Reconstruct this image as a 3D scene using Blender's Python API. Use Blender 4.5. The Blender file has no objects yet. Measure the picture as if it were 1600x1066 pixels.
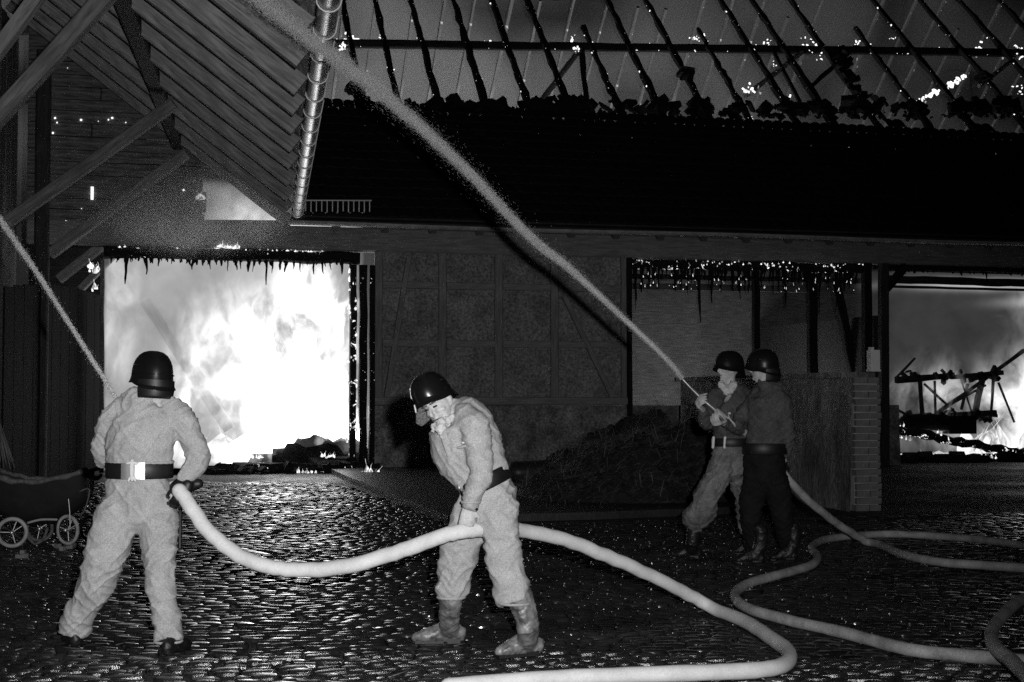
import bpy, bmesh, math, random
import numpy as np
from mathutils import Vector, Matrix, noise as mnoise
random.seed(7); rng = np.random.default_rng(7)
S = bpy.context.scene
COL = S.collection

# ------------------------------------------------------------------ camera
YAW = math.radians(13.73); PITCH = math.atan(83/2222.2)
CAM = Vector((0, 0, 1.5)); FPX = 2222.2
FWD = Vector((math.sin(YAW)*math.cos(PITCH), math.cos(YAW)*math.cos(PITCH), math.sin(PITCH)))
RGT = Vector((math.cos(YAW), -math.sin(YAW), 0))
UPV = RGT.cross(FWD)
cd = bpy.data.cameras.new('camera'); cam = bpy.data.objects.new('camera', cd); COL.objects.link(cam)
cd.lens = 50; cd.sensor_width = 36; cd.clip_end = 600
rot = Matrix((RGT, UPV, -FWD)).transposed()
cam.matrix_world = Matrix.Translation(CAM) @ rot.to_4x4()
S.camera = cam

# ------------------------------------------------------------------ night sky (almost nothing) and the photographer's flash
w = bpy.data.worlds.new('World'); S.world = w; w.use_nodes = True
nt = w.node_tree; nt.nodes.clear()
sky = nt.nodes.new('ShaderNodeTexSky'); sky.sky_type = 'NISHITA'; sky.sun_disc = False
sky.sun_elevation = math.radians(4); sky.sun_rotation = math.radians(200)
bw = nt.nodes.new('ShaderNodeRGBToBW'); bg = nt.nodes.new('ShaderNodeBackground'); wo = nt.nodes.new('ShaderNodeOutputWorld')
nt.links.new(sky.outputs[0], bw.inputs[0]); nt.links.new(bw.outputs[0], bg.inputs[0]); nt.links.new(bg.outputs[0], wo.inputs[0])
bg.inputs[1].default_value = 0.0012

fl = bpy.data.lights.new('camera_flash', 'SPOT'); flo = bpy.data.objects.new('camera_flash', fl); COL.objects.link(flo)
fl.energy = 2600; fl.color = (1, 1, 1); fl.shadow_soft_size = 0.035; fl.spot_size = math.radians(74); fl.spot_blend = 1.0
flo.location = CAM + RGT*0.20 + UPV*0.19
aim = CAM + FWD*20 + RGT*(-3.6) + UPV*0.2
flo.rotation_euler = (aim - flo.location).to_track_quat('-Z', 'Y').to_euler()

S.view_settings.view_transform = 'Standard'; S.view_settings.look = 'None'
S.view_settings.exposure = 0.0; S.view_settings.gamma = 1.0; S.view_settings.use_curve_mapping = False
S.cycles.use_denoising = False          # the photograph is a grainy fast film: the fine noise is kept
S.cycles.use_adaptive_sampling = False
S.cycles.max_bounces = 5; S.cycles.diffuse_bounces = 2; S.cycles.glossy_bounces = 3
S.cycles.transparent_max_bounces = 12; S.cycles.volume_bounces = 1
S.cycles.volume_step_rate = 0.6; S.cycles.volume_max_steps = 96
S.cycles.sample_clamp_indirect = 3; S.cycles.blur_glossy = 0.5
S.cycles.caustics_reflective = False; S.cycles.caustics_refractive = False

# ------------------------------------------------------------------ view geometry helpers
def ray(px, py):
    return FWD + RGT*((px-800)/FPX) - UPV*((py-533)/FPX)
def P(px, py, zc):
    return CAM + ray(px, py)*zc
def onY(px, py, Y):
    r = ray(px, py); return CAM + r*((Y-CAM.y)/r.y)
def onZ(px, py, z=0.0):
    r = ray(px, py); return CAM + r*((z-CAM.z)/r.z)

# ------------------------------------------------------------------ materials
class NB:
    def __init__(s, name):
        s.m = bpy.data.materials.new(name); s.m.use_nodes = True
        s.t = s.m.node_tree; s.t.nodes.clear(); s.out = s.n('ShaderNodeOutputMaterial')
    def n(s, typ, **kw):
        x = s.t.nodes.new(typ)
        for k, v in kw.items(): setattr(x, k, v)
        return x
    def put(s, sock, v):
        if isinstance(v, bpy.types.NodeSocket): s.t.links.new(v, sock)
        elif v is not None:
            try: sock.default_value = v
            except Exception: sock.default_value = (v, v, v, 1) if len(sock.default_value) == 4 else (v, v, v)
    def math(s, op, a, b=None, c=None, clamp=False):
        x = s.n('ShaderNodeMath', operation=op); x.use_clamp = clamp
        s.put(x.inputs[0], a)
        if b is not None: s.put(x.inputs[1], b)
        if c is not None: s.put(x.inputs[2], c)
        return x.outputs[0]
    def coord(s, scale=(1, 1, 1), kind='Object', loc=(0, 0, 0), rot=(0, 0, 0)):
        tc = s.n('ShaderNodeTexCoord'); mp = s.n('ShaderNodeMapping')
        s.t.links.new(tc.outputs[kind], mp.inputs[0])
        mp.inputs['Scale'].default_value = scale; mp.inputs['Location'].default_value = loc; mp.inputs['Rotation'].default_value = rot
        return mp.outputs[0]
    def noise(s, vec, scale, detail=4, rough=0.55, dist=0.0):
        x = s.n('ShaderNodeTexNoise'); s.put(x.inputs['Vector'], vec)
        x.inputs['Scale'].default_value = scale; x.inputs['Detail'].default_value = detail
        x.inputs['Roughness'].default_value = rough; x.inputs['Distortion'].default_value = dist
        return x.outputs[0]
    def rng(s, v, a, b, c=0.0, d=1.0, smooth=False):
        x = s.n('ShaderNodeMapRange'); x.clamp = True
        if smooth: x.interpolation_type = 'SMOOTHSTEP'
        s.put(x.inputs[0], v)
        for i, q in enumerate((a, b, c, d)): x.inputs[i+1].default_value = q
        return x.outputs[0]
    def bump(s, h, strength, dist):
        x = s.n('ShaderNodeBump'); s.put(x.inputs['Height'], h)
        x.inputs['Strength'].default_value = strength; x.inputs['Distance'].default_value = dist
        return x.outputs[0]
    def bsdf(s, col, rough=0.8, normal=None, metal=0.0, spec=0.5, emit=None, estr=0):
        b = s.n('ShaderNodeBsdfPrincipled')
        s.put(b.inputs['Base Color'], col); s.put(b.inputs['Roughness'], rough)
        b.inputs['Metallic'].default_value = metal; b.inputs['Specular IOR Level'].default_value = spec
        if normal is not None: s.put(b.inputs['Normal'], normal)
        if emit is not None:
            b.inputs['Emission Color'].default_value = (1, 1, 1, 1); s.put(b.inputs['Emission Strength'], emit)
        s.t.links.new(b.outputs[0], s.out.inputs[0]); return b

def grain_mat(name, lo, hi, scale=(3, 30, 30), rough=0.85, bump=0.4, bd=0.01, spots=None, embers=None, spec=0.3, nscale=1.0):
    """wood: streaks along the local X axis"""
    b = NB(name); v = b.coord(scale)
    n1 = b.noise(v, nscale, 6, 0.6, 0.4); v2 = b.coord((1, 1, 1)); n2 = b.noise(v2, 1.7, 4, 0.6)
    f = b.math('MULTIPLY', b.rng(n1, 0.3, 0.7), b.rng(n2, 0.25, 0.7, 0.45, 1.1))
    col = b.rng(f, 0, 1, lo, hi)
    em = None
    if embers:
        n3 = b.noise(v2, embers[0], 5, 0.7, 0.6); em = b.rng(n3, embers[1], embers[1]+0.04, 0, embers[2])
    b.bsdf(col, rough, b.bump(n1, bump, bd), spec=spec, emit=em); return b.m
def plain_mat(name, lo, hi, scale=6, rough=0.8, bump=0.2, bd=0.01, metal=0.0, spec=0.4, fine=None, stretch=(1, 1, 1)):
    b = NB(name); v = b.coord(stretch); n1 = b.noise(v, scale, 6, 0.62, 0.2)
    col = b.rng(n1, 0.3, 0.7, lo, hi); h = n1
    if fine:
        n2 = b.noise(v, fine[0], 2, 0.7); col = b.math('MULTIPLY', col, b.rng(n2, 0.3, 0.7, 1-fine[1], 1+fine[1])); h = b.math('ADD', n1, b.math('MULTIPLY', n2, 0.35))
    b.bsdf(col, rough, b.bump(h, bump, bd), metal=metal, spec=spec); return b.m

M = {}
M['wood'] = grain_mat('old_timber', 0.10, 0.30)
M['wood_dark'] = grain_mat('dark_timber', 0.02, 0.075)
M['wood_mid'] = grain_mat('weathered_board', 0.06, 0.19)
M['soffit'] = grain_mat('soffit_board', 0.12, 0.5)
M['gable_board'] = grain_mat('sooty_board', 0.05, 0.30, nscale=0.8)
M['char'] = grain_mat('charred_timber', 0.004, 0.02, (2, 14, 14), 0.9, 0.9, 0.03)
M['char_ember'] = grain_mat('glowing_charred_timber', 0.004, 0.02, (2, 14, 14), 0.9, 0.9, 0.03, embers=(9.0, 0.68, 1.5))
M['char_hot'] = grain_mat('burning_timber', 0.006, 0.03, (2, 14, 14), 0.9, 0.9, 0.03, embers=(7.0, 0.625, 1.6))
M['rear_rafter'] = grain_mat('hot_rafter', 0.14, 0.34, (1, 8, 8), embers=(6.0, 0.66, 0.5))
M['infill'] = plain_mat('limewash_infill', 0.17, 0.33, 2.2, 0.95, 0.8, 0.03, fine=(24, 0.6))
M['timber_frame'] = grain_mat('frame_timber', 0.16, 0.36)
M['plinth'] = plain_mat('old_render', 0.07, 0.34, 2.6, 0.9, 0.9, 0.05, fine=(22, 0.6))
M['render'] = plain_mat('stained_render', 0.05, 0.36, 2.0, 0.9, 0.9, 0.04, fine=(34, 0.6), stretch=(1, 1, 0.35))
M['brick'] = plain_mat('brick', 0.16, 0.26, 9, 0.85, 0.5, 0.01, fine=(90, 0.3))
M['mortar'] = plain_mat('mortar', 0.4, 0.55, 12, 0.9, 0.4, 0.01)
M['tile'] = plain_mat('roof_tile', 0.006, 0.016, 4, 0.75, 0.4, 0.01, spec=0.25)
M['zinc'] = plain_mat('zinc', 0.30, 0.62, 5, 0.36, 0.15, 0.01, metal=0.75, stretch=(2, 2, 2))
M['zinc_dull'] = plain_mat('dull_zinc', 0.25, 0.5, 5, 0.6, 0.2, 0.01, metal=0.0)
M['iron_light'] = plain_mat('galvanised_iron', 0.8, 0.95, 8, 0.5, 0.1, 0.004, metal=0.3)
M['iron'] = plain_mat('black_iron', 0.012, 0.03, 14, 0.45, 0.3, 0.004)
M['cloth'] = plain_mat('grey_drill_cloth', 0.37, 0.50, 9, 0.95, 0.15, 0.006, fine=(150, 0.30), spec=0.1)
M['cloth_dim'] = plain_mat('dark_jacket_cloth', 0.06, 0.12, 9, 0.95, 0.2, 0.008, fine=(110, 0.5), spec=0.1)
M['cloth_stained'] = plain_mat('stained_trouser_cloth', 0.06, 0.30, 5.5, 0.95, 0.2, 0.008, fine=(110, 0.45), spec=0.1)
M['cloth_black'] = plain_mat('black_trouser_cloth', 0.008, 0.018, 6, 0.9, 0.3, 0.008, fine=(110, 0.4), spec=0.15)
M['skin'] = plain_mat('skin', 0.42, 0.66, 22, 0.6, 0.2, 0.003, fine=(120, 0.18))
M['hair'] = plain_mat('short_hair', 0.02, 0.22, 90, 0.7, 0.8, 0.006, spec=0.4)
M['helmet'] = plain_mat('black_enamel', 0.006, 0.010, 3, 0.24, 0.05, 0.002, spec=0.6)
M['leather'] = plain_mat('black_leather', 0.006, 0.014, 14, 0.5, 0.3, 0.004, spec=0.5)
M['boot'] = plain_mat('wet_muddy_boot', 0.02, 0.36, 11, 0.42, 0.5, 0.006, spec=0.7)
M['steel'] = plain_mat('polished_steel', 0.7, 0.9, 8, 0.42, 0.1, 0.002, metal=0.9)
M['white_strap'] = plain_mat('white_webbing', 0.7, 0.85, 30, 0.7, 0.2, 0.002)
M['neckerchief'] = plain_mat('pale_neckerchief', 0.5, 0.7, 20, 0.9, 0.4, 0.01)
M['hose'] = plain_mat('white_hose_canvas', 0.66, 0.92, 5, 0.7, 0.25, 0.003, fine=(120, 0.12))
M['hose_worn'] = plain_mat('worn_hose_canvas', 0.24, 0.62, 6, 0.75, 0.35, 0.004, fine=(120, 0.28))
M['brass'] = plain_mat('nozzle_brass', 0.5, 0.7, 10, 0.3, 0.1, 0.002, metal=0.8)
M['rubber'] = plain_mat('pale_rubber_tyre', 0.22, 0.48, 10, 0.7, 0.3, 0.004)
M['pram'] = plain_mat('pram_cloth', 0.004, 0.012, 8, 0.8, 0.5, 0.01)
M['wicker'] = plain_mat('worn_wicker', 0.05, 0.16, 30, 0.8, 0.8, 0.01)
M['slab'] = plain_mat('wet_concrete', 0.02, 0.05, 3, 0.42, 0.5, 0.02, fine=(30, 0.3), spec=0.4)
M['straw'] = plain_mat('straw_stalk', 0.03, 0.20, 2, 0.7, 0.1, 0.002)
M['manure'] = plain_mat('straw_manure', 0.005, 0.035, 8, 0.8, 1.0, 0.08, fine=(50, 0.6))
M['smoke'] = plain_mat('dense_smoke', 0.5, 0.62, 0.12, 1.0, 0.0, 0.01, spec=0.0)
M['debris'] = plain_mat('burning_debris_dark', 0.004, 0.02, 5, 0.9, 1.0, 0.06)
M['droplets'] = plain_mat('water_droplets', 0.86, 0.92, 5, 0.5, 0.0, 0.01)

def emis(name, st, vary=None):
    b = NB(name); e = b.n('ShaderNodeEmission'); e.inputs[0].default_value = (1, 1, 1, 1)
    if vary:
        v = b.coord((1, 1, 0.5)); n1 = b.noise(v, vary[0], 5, 0.6, 0.6); b.put(e.inputs[1], b.rng(n1, 0.35, 0.62, vary[1], st, True))
    else: e.inputs[1].default_value = st
    b.t.links.new(e.outputs[0], b.out.inputs[0]); return b.m
M['flame'] = emis('flame', 1.6, (3.0, 0.35))
M['flame_small'] = emis('small_flame', 1.6, (14.0, 0.25))
M['fire_core'] = emis('fire_core', 11.0, (1.3, 2.0))
M['hidden_glow'] = emis('hidden_glow', 9.0)
M['ember'] = emis('ember', 1.5)
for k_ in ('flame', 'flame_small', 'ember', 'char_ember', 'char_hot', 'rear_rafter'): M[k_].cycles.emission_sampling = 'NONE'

# wet ground and cobbles
def wet_mat(name, lo, hi, r0, r1, bscale, bs, bd):
    b = NB(name); v = b.coord((1, 1, 1), 'Object'); n1 = b.noise(v, 2.2, 5, 0.6); n2 = b.noise(v, bscale, 4, 0.65)
    n3 = b.noise(v, 0.55, 3, 0.5)
    col = b.rng(n1, 0.3, 0.7, lo, hi)
    rg = b.rng(b.math('ADD', b.math('MULTIPLY', n2, 0.5), b.math('MULTIPLY', n3, 0.5)), 0.40, 0.58, r0, r1)
    b.bsdf(col, rg, b.bump(n2, bs, bd), spec=0.5 if name == 'wet_ground' else 1.0); return b.m
M['ground'] = wet_mat('wet_ground', 0.01, 0.04, 0.45, 0.8, 9.0, 0.5, 0.03)
M['cobble'] = wet_mat('wet_cobble', 0.006, 0.03, 0.08, 0.24, 22.0, 0.35, 0.010)

# ------------------------------------------------------------------ object helpers
WM = {}
def link(o, parent=None, mw=None):
    COL.objects.link(o)
    mw = mw if mw is not None else Matrix.Identity(4)
    if parent is not None:
        o.parent = parent; o.matrix_parent_inverse = WM[parent.name].inverted()
    o.matrix_basis = mw; WM[o.name] = mw.copy(); return o
def meta(o, label=None, cat=None, group=None, kind=None):
    if label: o['label'] = label
    if cat: o['category'] = cat
    if group: o['group'] = group
    if kind: o['kind'] = kind
    return o
def thing(name, label, cat, loc, group=None):
    o = bpy.data.objects.new(name, None); o.empty_display_size = 0.2
    link(o, None, Matrix.Translation(Vector(loc))); return meta(o, label, cat, group)
def mesh(name, V, F, mat, parent=None, mw=None, smooth=False, kind=None):
    me = bpy.data.meshes.new(name); me.from_pydata([tuple(v) for v in V], [], F); me.update()
    if mat: me.materials.append(mat)
    if smooth: me.polygons.foreach_set('use_smooth', [True]*len(me.polygons))
    o = bpy.data.objects.new(name, me); link(o, parent, mw)
    if kind: o['kind'] = kind
    return o
class MB:
    def __init__(s): s.V = []; s.F = []
    def add(s, V, F):
        k = len(s.V); s.V += [tuple(v) for v in V]; s.F += [tuple(i+k for i in f) for f in F]
    def box(s, c, h, R=None):
        V = [Vector((sx*h[0], sy*h[1], sz*h[2])) for sx in (-1, 1) for sy in (-1, 1) for sz in (-1, 1)]
        if R is not None: V = [R @ v for v in V]
        s.add([v+Vector(c) for v in V], [(0, 1, 3, 2), (4, 6, 7, 5), (0, 4, 5, 1), (2, 3, 7, 6), (0, 2, 6, 4), (1, 5, 7, 3)])
    def build(s, name, mat, parent=None, smooth=False, kind=None):
        return mesh(name, s.V, s.F, mat, parent, None, smooth, kind)
def frame(p0, p1, up=Vector((0, 0, 1))):
    x = (p1-p0).normalized()
    if abs(x.dot(up)) > 0.98: up = Vector((0, 1, 0))
    y = up.cross(x).normalized(); z = x.cross(y)
    return Matrix((x, y, z)).transposed()
def beam(name, p0, p1, wd, ht, mat, parent=None, jit=0.04, up=Vector((0, 0, 1)), seg=None, taper=1.0, kind=None, chew=0):
    """squared timber with hewn, slightly uneven faces; local X runs along it; 8 corners per ring (small chamfers)"""
    p0 = Vector(p0); p1 = Vector(p1); L = (p1-p0).length; R = frame(p0, p1, up)
    seg = seg or max(2, min(16, int(L/0.45))); c = 0.12*min(wd, ht); V = []; F = []
    prof = [(-1, -1, 1, 0), (1, -1, -1, 0), (1, -1, 0, 1), (1, 1, 0, -1), (1, 1, -1, 0), (-1, 1, 1, 0), (-1, 1, 0, -1), (-1, -1, 0, 1)]
    for i in range(seg+1):
        t = i/seg; k = 1+(taper-1)*t; oy = random.uniform(-jit, jit)*wd*0.6; oz = random.uniform(-jit, jit)*ht*0.6
        if chew: k *= 1-chew*random.random()
        for a, b, ca, cb in prof:
            V.append((L*t, (a*wd/2+ca*c)*k*(1+random.uniform(-jit, jit))+oy, (b*ht/2+cb*c)*k*(1+random.uniform(-jit, jit))+oz))
    n = 8
    for i in range(seg):
        for j in range(n):
            F.append((i*n+j, i*n+(j+1) % n, (i+1)*n+(j+1) % n, (i+1)*n+j))
    F.append(tuple(reversed(range(n)))); F.append(tuple(seg*n+j for j in range(n)))
    return mesh(name, V, [tuple(reversed(f)) for f in F], mat, parent, Matrix.Translation(p0) @ R.to_4x4(), kind=kind)

def catmull(pts, n):
    pts = [Vector(p) for p in pts]; out = []
    for i in range(len(pts)-1):
        p0 = pts[max(i-1, 0)]; p1 = pts[i]; p2 = pts[i+1]; p3 = pts[min(i+2, len(pts)-1)]
        for k in range(n):
            t = k/n
            out.append(0.5*((2*p1)+(p2-p0)*t+(2*p0-5*p1+4*p2-p3)*t*t+(3*p1-p0-3*p2+p3)*t*t*t))
    out.append(pts[-1]); return out
def loft(pts, rad, side=None, n=14, sub=4, cap=True, flat_end=False):
    """tube through pts; rad: list of r or (ra, rb); side: direction of the ra axis"""
    pts = [Vector(p) for p in pts]
    R4 = [Vector((r[0], r[1], 0)) if isinstance(r, (tuple, list)) else Vector((r, r, 0)) for r in rad]
    C = catmull(pts, sub); Q = catmull(R4, sub)
    V = []; F = []; m = len(C); prev = None
    rings = []
    for i in range(m):
        d = (C[min(i+1, m-1)]-C[max(i-1, 0)]).normalized()
        if side is not None: a = Vector(side)
        elif prev is not None: a = prev
        else: a = Vector((1, 0, 0)) if abs(d.x) < 0.8 else Vector((0, 1, 0))
        a = (a-d*a.dot(d)).normalized(); b = d.cross(a); prev = a
        rings.append((C[i], a, b, d, Q[i].x, Q[i].y))
    if cap:
        c, a, b, d, ra, rb = rings[0]; h = min(ra, rb)
        pre = [(c-d*h*q, a, b, d, ra*math.sqrt(1-q*q), rb*math.sqrt(1-q*q)) for q in (0.95, 0.75, 0.4)]
        c, a, b, d, ra, rb = rings[-1]; h = min(ra, rb)
        post = [(c+d*h*q, a, b, d, ra*math.sqrt(1-q*q), rb*math.sqrt(1-q*q)) for q in (0.4, 0.75, 0.95)]
        rings = pre+rings+([] if flat_end else post)
    for c, a, b, d, ra, rb in rings:
        for j in range(n):
            t = 2*math.pi*j/n; V.append(c+a*(ra*math.cos(t))+b*(rb*math.sin(t)))
    for i in range(len(rings)-1):
        for j in range(n): F.append((i*n+j, i*n+(j+1) % n, (i+1)*n+(j+1) % n, (i+1)*n+j))
    F.append(tuple(reversed(range(n)))); F.append(tuple((len(rings)-1)*n+j for j in range(n)))
    return V, F
def tube(name, pts, rad, mat, parent=None, n=12, sub=4, side=None, kind=None, smooth=True):
    V, F = loft(pts, rad, side, n, sub); return mesh(name, V, F, mat, parent, None, smooth, kind)
def remeshed(name, lofts, mat, parent, vox=0.012, smooth=4, fold=0.0, fscale=9.0, cut=None):
    mb = MB()
    for V, F in lofts: mb.add(V, F)
    o = mb.build(name+'_tmp', None); me = o.data
    r = o.modifiers.new('r', 'REMESH'); r.mode = 'VOXEL'; r.voxel_size = vox
    s = o.modifiers.new('s', 'SMOOTH'); s.iterations = smooth; s.factor = 0.6
    dg = bpy.context.evaluated_depsgraph_get(); ev = o.evaluated_get(dg)
    nm = bpy.data.meshes.new_from_object(ev); bpy.data.objects.remove(o); bpy.data.meshes.remove(me)
    nv = len(nm.vertices)
    if fold:
        co = np.empty(nv*3); nm.vertices.foreach_get('co', co); co = co.reshape(-1, 3)
        no = np.empty(nv*3); nm.vertices.foreach_get('normal', no); no = no.reshape(-1, 3)
        for i in range(nv):
            p = co[i]; x_ = p[0]*RGT.x+p[1]*RGT.y; q_ = mnoise.noise(Vector((p[0]*3, p[1]*3, p[2]*3)))*.6
            a = mnoise.noise(Vector((p[0]*fscale*0.6, p[1]*fscale*0.6, p[2]*fscale*0.9+x_*5)))
            b = mnoise.noise(Vector((x_*fscale*1.2+q_, p[1]*fscale*.8, p[2]*fscale*2.4-x_*fscale*1.6+q_*3)))
            c_ = mnoise.noise(Vector((x_*fscale*1.0-q_, p[1]*fscale*.8, p[2]*fscale*2.0+x_*fscale*1.9)))
            co[i] += no[i]*fold*(a*0.8+max(0, 1-abs(b)*3.2)**1.6*0.75+max(0, 1-abs(c_)*3.6)**1.6*0.55-.3)
        nm.vertices.foreach_set('co', co.ravel()); nm.update()
    nm.name = name; nm.materials.clear(); nm.materials.append(mat)
    nm.polygons.foreach_set('use_smooth', [True]*len(nm.polygons))
    o = bpy.data.objects.new(name, nm); link(o, parent); return o
# ================================================================== SETTING
ground = mesh('ground', [(-150, -30, 0), (150, -30, 0), (150, 250, 0), (-150, 250, 0)], [(0, 1, 2, 3)], M['ground']); ground['kind'] = 'structure'
YW = 27.5                                    # front of the long barn
def X(px, Y=YW): return onY(px, 616, Y).x
def Z(py, px=700, Y=YW): return onY(px, py, Y).z

M['door'] = grain_mat('tarred_plank', 0.003, 0.014)
# --- cobbles: about 300 nearest as stones of their own, the rest joined
def stone(k):
    r = random.Random(k); n = 8; V = []; a0 = r.random()*6.28
    rad = [r.uniform(0.84, 1.08) for _ in range(n)]
    for (s, z) in ((1.0, -0.02), (0.95, 0.011), (0.83, 0.0175)):
        for j in range(n):
            t = a0+2*math.pi*j/n; c, q = math.cos(t), math.sin(t)
            e = 1/max(abs(c)**2.6+abs(q)**2.6, 1e-6)**(1/2.6)
            V.append((0.5*s*rad[j]*c*e, 0.5*s*rad[j]*q*e, z+r.uniform(-.002, .002)))
    V.append((0, 0, 0.0195)); F = []
    for i in range(2):
        for j in range(n): F.append((i*n+j, i*n+(j+1) % n, (i+1)*n+(j+1) % n, (i+1)*n+j))
    for j in range(n): F.append((2*n+j, 2*n+(j+1) % n, 3*n))
    return V, F
variants = [stone(k) for k in range(8)]
vmesh = []
for V, F in variants:
    me = bpy.data.meshes.new('cobble'); me.from_pydata(V, [], F); me.materials.append(M['cobble'])
    me.polygons.foreach_set('use_smooth', [True]*len(me.polygons)); vmesh.append(me)
slab_poly = [onZ(p, q) for p, q in ((548, 762), (700, 822), (930, 812), (1050, 806))]
spots = []
row = 0; d = 6.3
fh = Vector((math.sin(YAW), math.cos(YAW), 0))
while d < 24:
    ln = 0.105*random.uniform(.82, 1.2); wdt = 0.16*random.uniform(.85, 1.15); half = d*0.385+0.3
    xx = -half + (row % 2)*wdt*0.5
    while xx < half:
        ww = wdt*random.uniform(0.6, 1.45)
        p = fh*d + RGT*xx
        cur = 0.16*math.sin(xx*0.9+d*0.25)             # courses wander
        p = p + fh*cur
        (d < 18.5 or xx < d*0.06) and spots.append((p.x, p.y, ww*0.95, ln*random.uniform(0.86, 1.0), -YAW+0.14*math.cos(xx*0.9)+random.uniform(-.08, .08), random.uniform(-.004, .007)))
        xx += ww
    d += ln*1.03; row += 1
def in_slab(x, y):
    # right of the slab's slanting edge and behind its front
    a, b = slab_poly[0], slab_poly[1]
    if y > a.y: return x > a.x-0.2
    t = (b.x-a.x)*(y-a.y)-(b.y-a.y)*(x-a.x)
    return t > 0 and y > b.y-0.1 and x > a.x
spots = [s for s in spots if not in_slab(s[0], s[1])]
def scr(s):
    v = Vector((s[0], s[1], 0))-CAM; z = v.dot(FWD); return 800+FPX*v.dot(RGT)/z, 533-FPX*v.dot(UPV)/z
vis = [s for s in spots if 0 < scr(s)[0] < 1600 and scr(s)[1] < 1075]
vis.sort(key=lambda s: s[0]**2+s[1]**2); near = set(id(s) for s in vis[:300])
MBc = MB()
for s in spots:
    k = random.randrange(8); tx, ty = random.gauss(0, .035), random.gauss(0, .035)
    q_ = Vector((s[0]*.9, s[1]*.9, 0)); e_ = .15; h0 = mnoise.noise(q_)
    tx += (mnoise.noise(q_+Vector((0, e_, 0)))-h0)/e_*.045; ty -= (mnoise.noise(q_+Vector((e_, 0, 0)))-h0)/e_*.03
    mw = Matrix.Translation((s[0], s[1], s[5]+.012*h0-.004)) @ Matrix.Rotation(s[4], 4, 'Z') @ Matrix.Rotation(tx, 4, 'X') @ Matrix.Rotation(ty, 4, 'Y') @ Matrix.Diagonal((s[2], s[3], 1, 1))
    if id(s) in near:
        o = bpy.data.objects.new('cobble', vmesh[k]); link(o, ground, mw)
    else:
        MBc.add([mw @ Vector(v) for v in variants[k][0]], variants[k][1])
MBc.build('cobbles', M['cobble'], ground, smooth=True, kind='stuff')

# --- raised wet concrete slab before the middle of the barn
sp = [onZ(548, 755), onZ(700, 818), onZ(930, 812), onZ(1230, 800)]
sp = [Vector((v.x, v.y, 0)) for v in sp]+[Vector((sp[3].x+2, YW, 0)), Vector((sp[0].x, YW, 0))]
mb = MB(); n = len(sp)
mb.add([(v.x, v.y, -0.02) for v in sp]+[(v.x, v.y, 0.09) for v in sp], [tuple(range(n, 2*n))]+[(i, (i+1) % n, n+(i+1) % n, n+i) for i in range(n)])
o = mb.build('path', M['slab']); o['kind'] = 'structure'

# --- smoke bank lit from inside the burning barn
Vn = []; Fn = []; nx, nz = 90, 50
for j in range(nz+1):
    for i in range(nx+1):
        x = -30+100*i/nx; z = -0.5+45*j/nz; p = Vector((x*0.10, z*0.10, 0))
        y = 52+3.5*mnoise.noise(p)+1.8*mnoise.noise(p*2.3)+0.8*mnoise.noise(p*5)
        Vn.append((x, y, z))
K = (nx+1)*(nz+1)
Vn += [(v[0], v[1]+9, v[2]) for v in Vn]
for j in range(nz):
    for i in range(nx):
        a = j*(nx+1)+i; Fn.append((a, a+1, a+nx+2, a+nx+1)); Fn.append((K+a, K+a+nx+1, K+a+nx+2, K+a+1))
for i in range(nx):
    Fn.append((i, K+i, K+i+1, i+1)); a = nz*(nx+1)+i; Fn.append((a, a+1, K+a+1, K+a))
for j in range(nz):
    a = j*(nx+1); Fn.append((a, a+nx+1, K+a+nx+1, K+a)); b = a+nx; Fn.append((b, K+b, K+b+nx+1, b+nx+1))
smk = mesh('smoke', Vn, Fn, M['smoke'], smooth=True, kind='stuff'); smk['label'] = 'bank of pale smoke rising behind the burnt rafters'; smk['category'] = 'smoke'

# ================================================================== LONG BARN
barn = thing('burning_barn', 'long half-timbered barn on fire with its roof burnt down to black rafters', 'barn', (X(760), YW, 0))
x0, x1 = X(60), X(1900)
zplate_lo, zplate_hi = Z(397), Z(360)
# wall plate, sill beams, posts
beam('wall_plate', (X(40), YW+0.05, (zplate_lo+zplate_hi)/2), (x1, YW+0.05, (zplate_lo+zplate_hi)/2), 0.24, zplate_hi-zplate_lo, M['timber_frame'], barn, 0.01, seg=20)
beam('door_header', (X(160), YW-0.06, Z(407)), (X(560), YW-0.06, Z(407)), 0.26, 0.22, M['char_ember'], barn, 0.12)
beam('door_header', (X(985), YW, Z(407)), (X(1350), YW, Z(405)), 0.24, 0.20, M['char_hot'], barn, 0.18, chew=0.2)
beam('door_header', (X(1385), YW+0.05, Z(402)), (x1, YW+0.05, Z(402)), 0.22, 0.10, M['char'], barn, 0.1)
# middle half-timbered wall
zp = Z(627)
def panel(name, xa, xb, za, zb, mat, y=YW+0.06, th=0.05):
    m_ = MB(); m_.box(((xa+xb)/2, y, (za+zb)/2), ((xb-xa)/2, th, (zb-za)/2)); return m_.build(name, mat, barn)
px_posts = [590, 690, 778, 865, 975]
rails = [397, 447, 537, 627]
for i in range(len(px_posts)-1):
    for j in range(3):
        pz0, pz1 = Z(rails[j+1]), Z(rails[j])
        nxp = 6; V = []; F = []
        xa, xb = X(px_posts[i]), X(px_posts[i+1])
        for a in range(nxp+1):
            for b in range(nxp+1):
                V.append((xa+(xb-xa)*a/nxp, YW-0.02+random.uniform(-.012, .012), pz0+(pz1-pz0)*b/nxp))
        for a in range(nxp):
            for b in range(nxp):
                k = a*(nxp+1)+b; F.append((k, k+nxp+1, k+nxp+2, k+1))
        m_ = MB(); m_.add(V, F); m_.box(((xa+xb)/2, YW+0.08, (pz0+pz1)/2), ((xb-xa)/2, 0.05, (pz1-pz0)/2)); m_.build('infill_panel', M['infill'], barn)
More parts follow.
